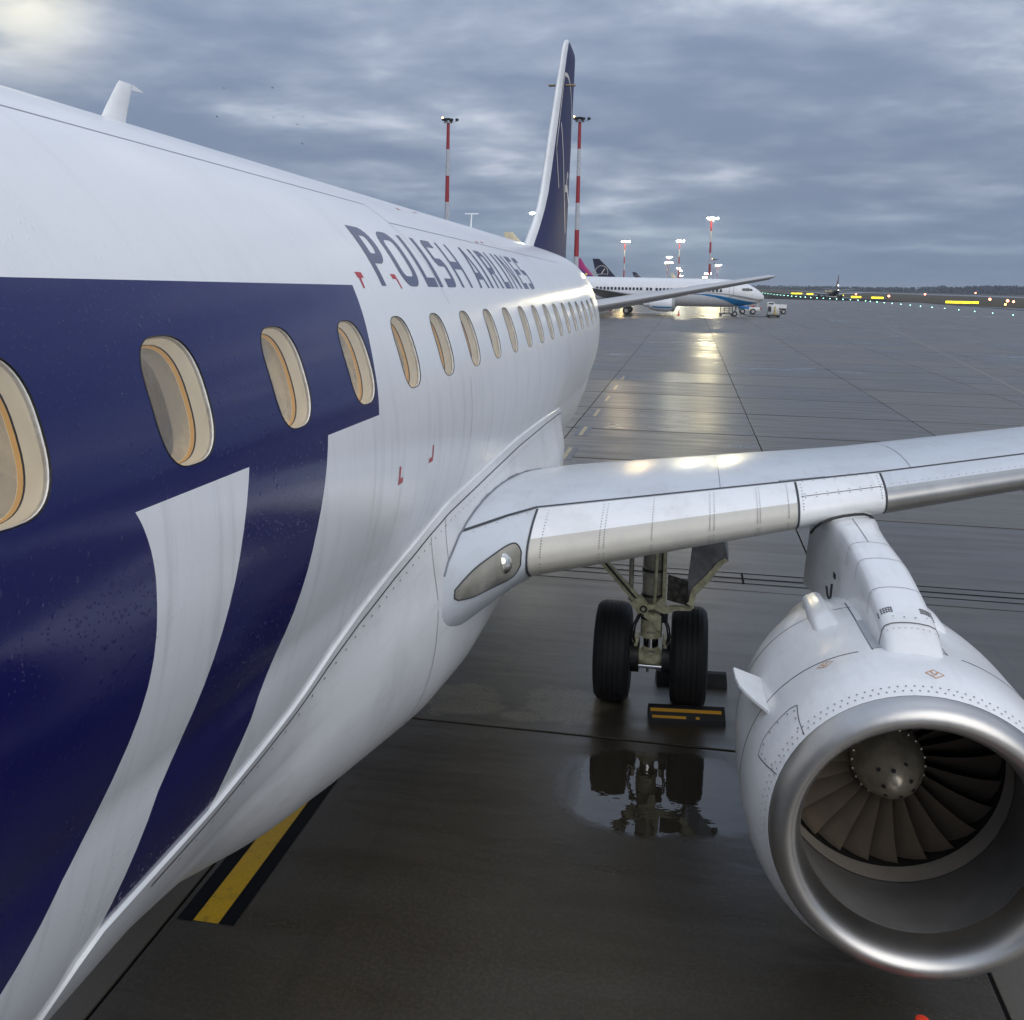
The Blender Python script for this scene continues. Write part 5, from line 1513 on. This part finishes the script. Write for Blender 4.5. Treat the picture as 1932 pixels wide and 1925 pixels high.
tag(MB().bbox((0, 0, .19), (1.4, .5, .38), .02).build('blue_board', VBLUE, loc=(10.05, 135.6, 1.06)), 'blue board hanging below the nose of the white jet', 'board')
gp = empty('ground_power_unit', (14.0, 136.7, 0), 'white ground power box with yellow post standing right of the white jet', 'power unit')
MB().bbox((0, .4, 1.02), (1.45, 1.5, 1.35), .05).build('cabinet', VWHITE, gp)
MB().bbox((0, .4, .22), (1.75, 1.8, .22), .03).build('chassis', VDARK, gp)
mb = MB(); mb.tube((.2, -.42, .2), (.2, -.42, 1.5), .06, None, 8).tube((-.05, -.42, .45), (.45, -.42, .45), .05, None, 8); mb.build('yellow_post', VYEL, gp)
MB().box((-.5, -.365, 1.1), (.38, .02, .7)).build('grille', VDARK, gp)
for x, y in ((-.6, -.2), (.65, -.2), (-.6, 1.0), (.65, 1.0)): vwheel(gp, x, y, .2, .14)
vn = empty('service_truck', (15.9, 155, 0), 'white service pickup parked behind the ground power box', 'truck')
MB().bbox((.45, 0, .90), (2.1, 1.9, .85), .08).build('body', VWHITE, vn)
mb = MB(); mb.prism([(-1.35, -.85, .5), (-1.4, -.85, 1.75), (-.45, -.85, 1.78), (.1, -.85, 1.25), (.1, -.85, .5)], (0, 1.7, 0)); mb.build('cab', VWHITE, vn, smooth=False)
MB().add([(-1.15, -.86, 1.1), (-.35, -.86, 1.1), (-.5, -.86, 1.62), (-1.15, -.86, 1.62)], [(0, 1, 2, 3)]).build('side_window', JGLASS, vn, smooth=False)
MB().bbox((.5, 0, 1.38), (2.1, 1.8, .10), .02).build('load_cover', VWHITE, vn)
MB().box((.45, -.96, .75), (2.0, .02, .22)).build('side_stripe', VDARK, vn)
for x, y in ((-.9, -.85), (1.05, -.85), (-.9, .85), (1.05, .85)): vwheel(vn, x, y, .36, .22)
tp = empty('baggage_rack', (7.9, 137.4, 0), 'black open rack cart standing at the nose wheel of the white jet', 'cart')
mb = MB()
for x in (-.85, -.3, .3, .75):
    mb.tube((x, -.4, .25), (x, -.4, 1.25), .025, None, 6); mb.tube((x, .4, .25), (x, .4, 1.25), .025, None, 6)
for z in (.45, .75, 1.0, 1.25): mb.tube((-.6, -.4, z), (.7, -.4, z), .022, None, 6)
mb.build('rack_frame', VDARK, tp)
MB().bbox((-.1, 0, .28), (1.9, .9, .12), .03).build('deck', VDARK, tp)
for x, y in ((-.8, -.4), (.7, -.4), (-.8, .4), (.7, .4)): vwheel(tp, x, y, .17, .12)
mb = MB(); mb.path([(9.2, 135.2, 1.4), (9.7, 135.0, .6), (10.4, 135, .12), (11.4, 135.4, .035), (12.6, 135.9, .035), (13.3, 136.5, .18)], .045, 6)
tag(mb.build('power_cable', HOSE), 'black power cable trailing from the white jet nose to the power box', 'cable')
br = empty('stanchion', (-7.65, 146, 0), 'small dark railing behind the main wheels of the white jet', 'railing')
mb = MB()
for x in (-.25, 0, .25): mb.tube((x, 0, 0), (x, 0, .72), .022, None, 6)
mb.tube((-.25, 0, .7), (.25, 0, .7), .02, None, 6).tube((-.4, 0, .03), (.4, 0, .03), .03, None, 6); mb.build('rail_frame', VDARK, br)

# ------------------------------------------------------------------ taxiway lights and signs
SIGY = emis('lit_sign_face', (1.0, .78, .02), 1.15); SIGB = mat('sign_casing', (.05, .05, .05), .5)
GRN = emis('green_taxi_light', (.35, 1.0, .72), 4.5); REDL = emis('red_edge_light', (1.0, .22, .10), 7.0); WHL = emis('white_edge_light', (1.0, .96, .85), 10.0)
def sign(x, y, wd, label):
    r = empty('taxiway_sign', (x, y, 0), label, 'sign', 'lit yellow taxiway signs')
    MB().bbox((0, .12, .55), (wd, .22, .78), .03).build('sign_casing', SIGB, r)
    MB().add([(-wd / 2 + .06, 0.005, .22), (wd / 2 - .06, .005, .22), (wd / 2 - .06, .005, .88), (-wd / 2 + .06, .005, .88)], [(0, 1, 2, 3)]).build('sign_face', SIGY, r, smooth=False)
    for sx in (-1, 1): MB().tube((sx * wd * .35, .12, 0), (sx * wd * .35, .12, .3), .04, None, 6).build('sign_leg', SIGB, r)
sign(61.8, 583, 3.6, 'lit yellow sign farthest left, just right of the white jet nose'); sign(65.2, 592, 3.8, 'second lit yellow sign from the left beyond the white jet nose')
sign(68.1, 563, 3.6, 'lit yellow sign left of the taxiing jet, near its wing'); sign(75.6, 530, 4.2, 'lit yellow sign behind the engine of the taxiing jet'); sign(80.5, 532, 2.0, 'small lit yellow sign right of the taxiing jet engine')
sign(72.6, 438, 4.2, 'lit yellow sign with a red lamp above it, right of the taxiing jet'); sign(78.4, 422, 4.8, 'lit yellow sign with its reflection on the taxiway, standing alone')
sign(83.4, 325, 4.3, 'wide lit yellow sign, left of the group of three at right'); sign(87.2, 327, 4.2, 'wide lit yellow sign, middle of the group of three at right'); sign(91.0, 329, 2.2, 'narrow lit yellow sign, right of the group of three at right')
tlm = MB(); tlm.lathe([(0, .10), (.05, .10), (.10, .07), (.12, 0)], (0, 0, 0), (0, 0, 1), 8)
tgm = tlm.mesh('taxiway_light', GRN)
pts_ = [(59.0 + .0108 * (y - 186), y) for y in np.arange(161, 345, 12.4)] + [(60.9, 345), (60.2, 356), (59.2, 366), (58.0, 375), (56.9, 383), (55.6, 391), (54.2, 399), (52.8, 407), (51.4, 416), (50.4, 426), (49.6, 437), (49.0, 449), (48.5, 462), (48.1, 476), (47.8, 492), (47.6, 508), (47.5, 526), (47.5, 546), (47.6, 568), (47.8, 592), (48.2, 620), (48.8, 650), (49.6, 690), (50.6, 740), (52, 800)]
for x, y in pts_:
    o = tag(link('taxiway_light', tgm, None, (float(x), float(y), .012)), 'small green light in the row along the wet taxiway', 'runway light', 'green lights along the taxiway')
    s_ = max(.75, min(1.6, y / 260)); o.scale = (s_, s_, s_)
def elight(x, y, z, m, label, s=.2, grp='red lights by the taxiway'):
    r = empty('edge_light', (x, y, 0), label, 'runway light', grp)
    MB().tube((0, 0, 0), (0, 0, z - s * .6), .05, None, 6).build('light_post', SIGB, r)
    MB().ball((0, 0, z), s, 8, 6).build('light_globe', m, r)
elight(72.8, 440, 1.75, REDL, 'red lamp above the lit yellow sign right of the taxiing jet', .34); elight(84.3, 430, 1.3, REDL, 'red lamp between two lit yellow signs, alone on the grass', .42)
elight(116.6, 405, 1.1, REDL, 'orange red lamp on the grass far right, left of the larger one', .45); elight(103.4, 339, 1.2, REDL, 'large red lamp on the grass near the right edge', .42); elight(104.6, 337, 1.0, REDL, 'second red lamp close to the large one near the right edge', .34)
elight(91.9, 302, .5, emis('amber_light', (1, .62, .08), 7), 'low amber lamp in front of the large red lamp at right', .26); elight(163, 720, 1.2, REDL, 'distant red lamp on the far strip', .6); elight(291, 1076, 2.2, REDL, 'distant red lamp below the trees at right', .8)
for i in range(9):
    x, y = 520 + 21.5 * i, 1420
    elight(x, y, 4.0, WHL, 'tiny white lamp in the row below the trees at right', .55, 'white lamps below the trees')

# ------------------------------------------------------------------ trees at the horizon, birds
LEAF = mat('winter_wood', (.036, .042, .050), .9, var=.35, vs=.15)
rt = random.Random(11)
mb = MB()
def clump(x, y, z, s):
    n = 5
    for k in range(n):
        a = rt.uniform(0, 2 * PI); e = rt.uniform(-.3, 1.2); d = Vector((math.cos(a) * math.cos(e), math.sin(a) * math.cos(e), math.sin(e)))
        q = d.orthogonal().normalized() * s * rt.uniform(.25, .6); t = d.cross(q).normalized() * s * rt.uniform(.25, .6)
        c = Vector((x, y, z)) + d * s * rt.uniform(.1, .7)
        mb.add([c - q, c + t * .9, c + q * 1.1, c - t], [(0, 1, 2, 3)])
def woods(x0, x1, y, h0, h1, step, dens):
    x = x0
    while x < x1:
        f = (x - x0) / (x1 - x0); h = (h0 * (1 - f) + h1 * f) * rt.uniform(.78, 1.12)
        for k in range(dens):
            clump(x + rt.uniform(-step, step), y + rt.uniform(-30, 30), h * rt.uniform(.05, .92), h * .30)
        x += step
woods(60, 330, 1500, 5.2, 7.2, 1.6, 14); woods(-700, 60, 1600, 5.0, 5.0, 4, 6); woods(330, 392, 1500, 8.0, 9.2, 1.5, 14); woods(392, 640, 1480, 10.5, 14.5, 1.3, 20); woods(640, 1200, 1480, 14, 15, 4, 10)
tag(mb.build('distant_wood', LEAF, smooth=False), 'dark leafless wood along the horizon', 'trees', kind='stuff')
def tree(x, y, h, label):
    r = empty('tree', (x, y, 0), label, 'tree', 'single trees before the horizon')
    MB().tube((0, 0, 0), (.2, 0, h * .6), h * .035, h * .015, 6).build('trunk', LEAF, r)
    global mb
    mb = MB()
    for k in range(46):
        a = rt.uniform(0, 2 * PI); q = rt.uniform(0, .34) * h; z = h * rt.uniform(.25, .95)
        clump(q * math.cos(a) * (1.2 - z / h * .6), q * math.sin(a), z, h * .16)
    mb.build('crown', LEAF, r, smooth=False)
for x, h, l in ((319, 8.3, 'dark round tree alone on the horizon, left of the wood'), (336, 6.8, 'small dark tree on the horizon between two larger ones'), (342, 7.4, 'dark tree on the horizon at the near end of the row'), (359, 11.2, 'tallest pointed tree standing before the wood'), (369, 8.6, 'dark tree right of the tallest pointed tree'), (378, 8.8, 'dark bushy tree next to the start of the wood')):
    tree(x, 1495, h, l)
BIRD = mat('bird_dark', (.02, .02, .025), .8)
for i, (x, y, z, l) in enumerate(((-107.2, 220, 48.1, 'dark bird highest at left over the fuselage'), (-95.9, 222, 48.4, 'dark bird highest at right of the flock'), (-108.5, 219, 41.3, 'dark bird farthest left, below the highest one'), (-95.2, 221, 41.4, 'dark bird in the middle of the lower flock'), (-88.9, 220, 39.5, 'dark bird low in the flock, left of two others'), (-83.0, 223, 40.1, 'dark bird farthest right in the flock'), (-90.4, 218, 37.8, 'dark bird lowest but one in the flock'), (-87.3, 220, 41.3, 'dark bird above the pair at right'), (-87.9, 221, 35.2, 'dark bird lowest of all, near the fuselage edge'))):
    mb = MB(); mb.ball((0, 0, 0), .10, 8, 5, 0, (2.2, .8, .7)); b_ = tag(mb.build('bird', BIRD, loc=(x, y, z)), l, 'bird', 'birds over the fuselage')
    for sg in (-1, 1):
        MB().add([(.12, 0, .03), (-.12, 0, .03), (-.10, sg * .42, .10 + .05 * (i % 3)), (.02, sg * .48, .11 + .05 * (i % 3))], [(0, 1, 2, 3)]).build('wing', BIRD, b_, smooth=False)
    b_.rotation_euler = (0, 0, R(20 * i))

# ------------------------------------------------------------------ damp air
hz = bpy.data.materials.new('damp_air'); hz.use_nodes = True
hz.node_tree.nodes.remove(hz.node_tree.nodes['Principled BSDF'])
pv = hz.node_tree.nodes.new('ShaderNodeVolumePrincipled')
pv.inputs['Color'].default_value = (.80, .88, 1.0, 1); pv.inputs['Density'].default_value = .00022; pv.inputs['Anisotropy'].default_value = .2
hz.node_tree.links.new(pv.outputs[0], hz.node_tree.nodes['Material Output'].inputs['Volume'])
tag(MB().box((0, 2500, 31), (18200, 23200, 64.2)).build('haze', hz, smooth=False), kind='stuff')

for o in SC.objects:
    if o.name.split('.')[0] in ('panel_seam', 'spinner_bolts', 'vent_grille', 'red_stencil'): o['kind'] = 'stuff'
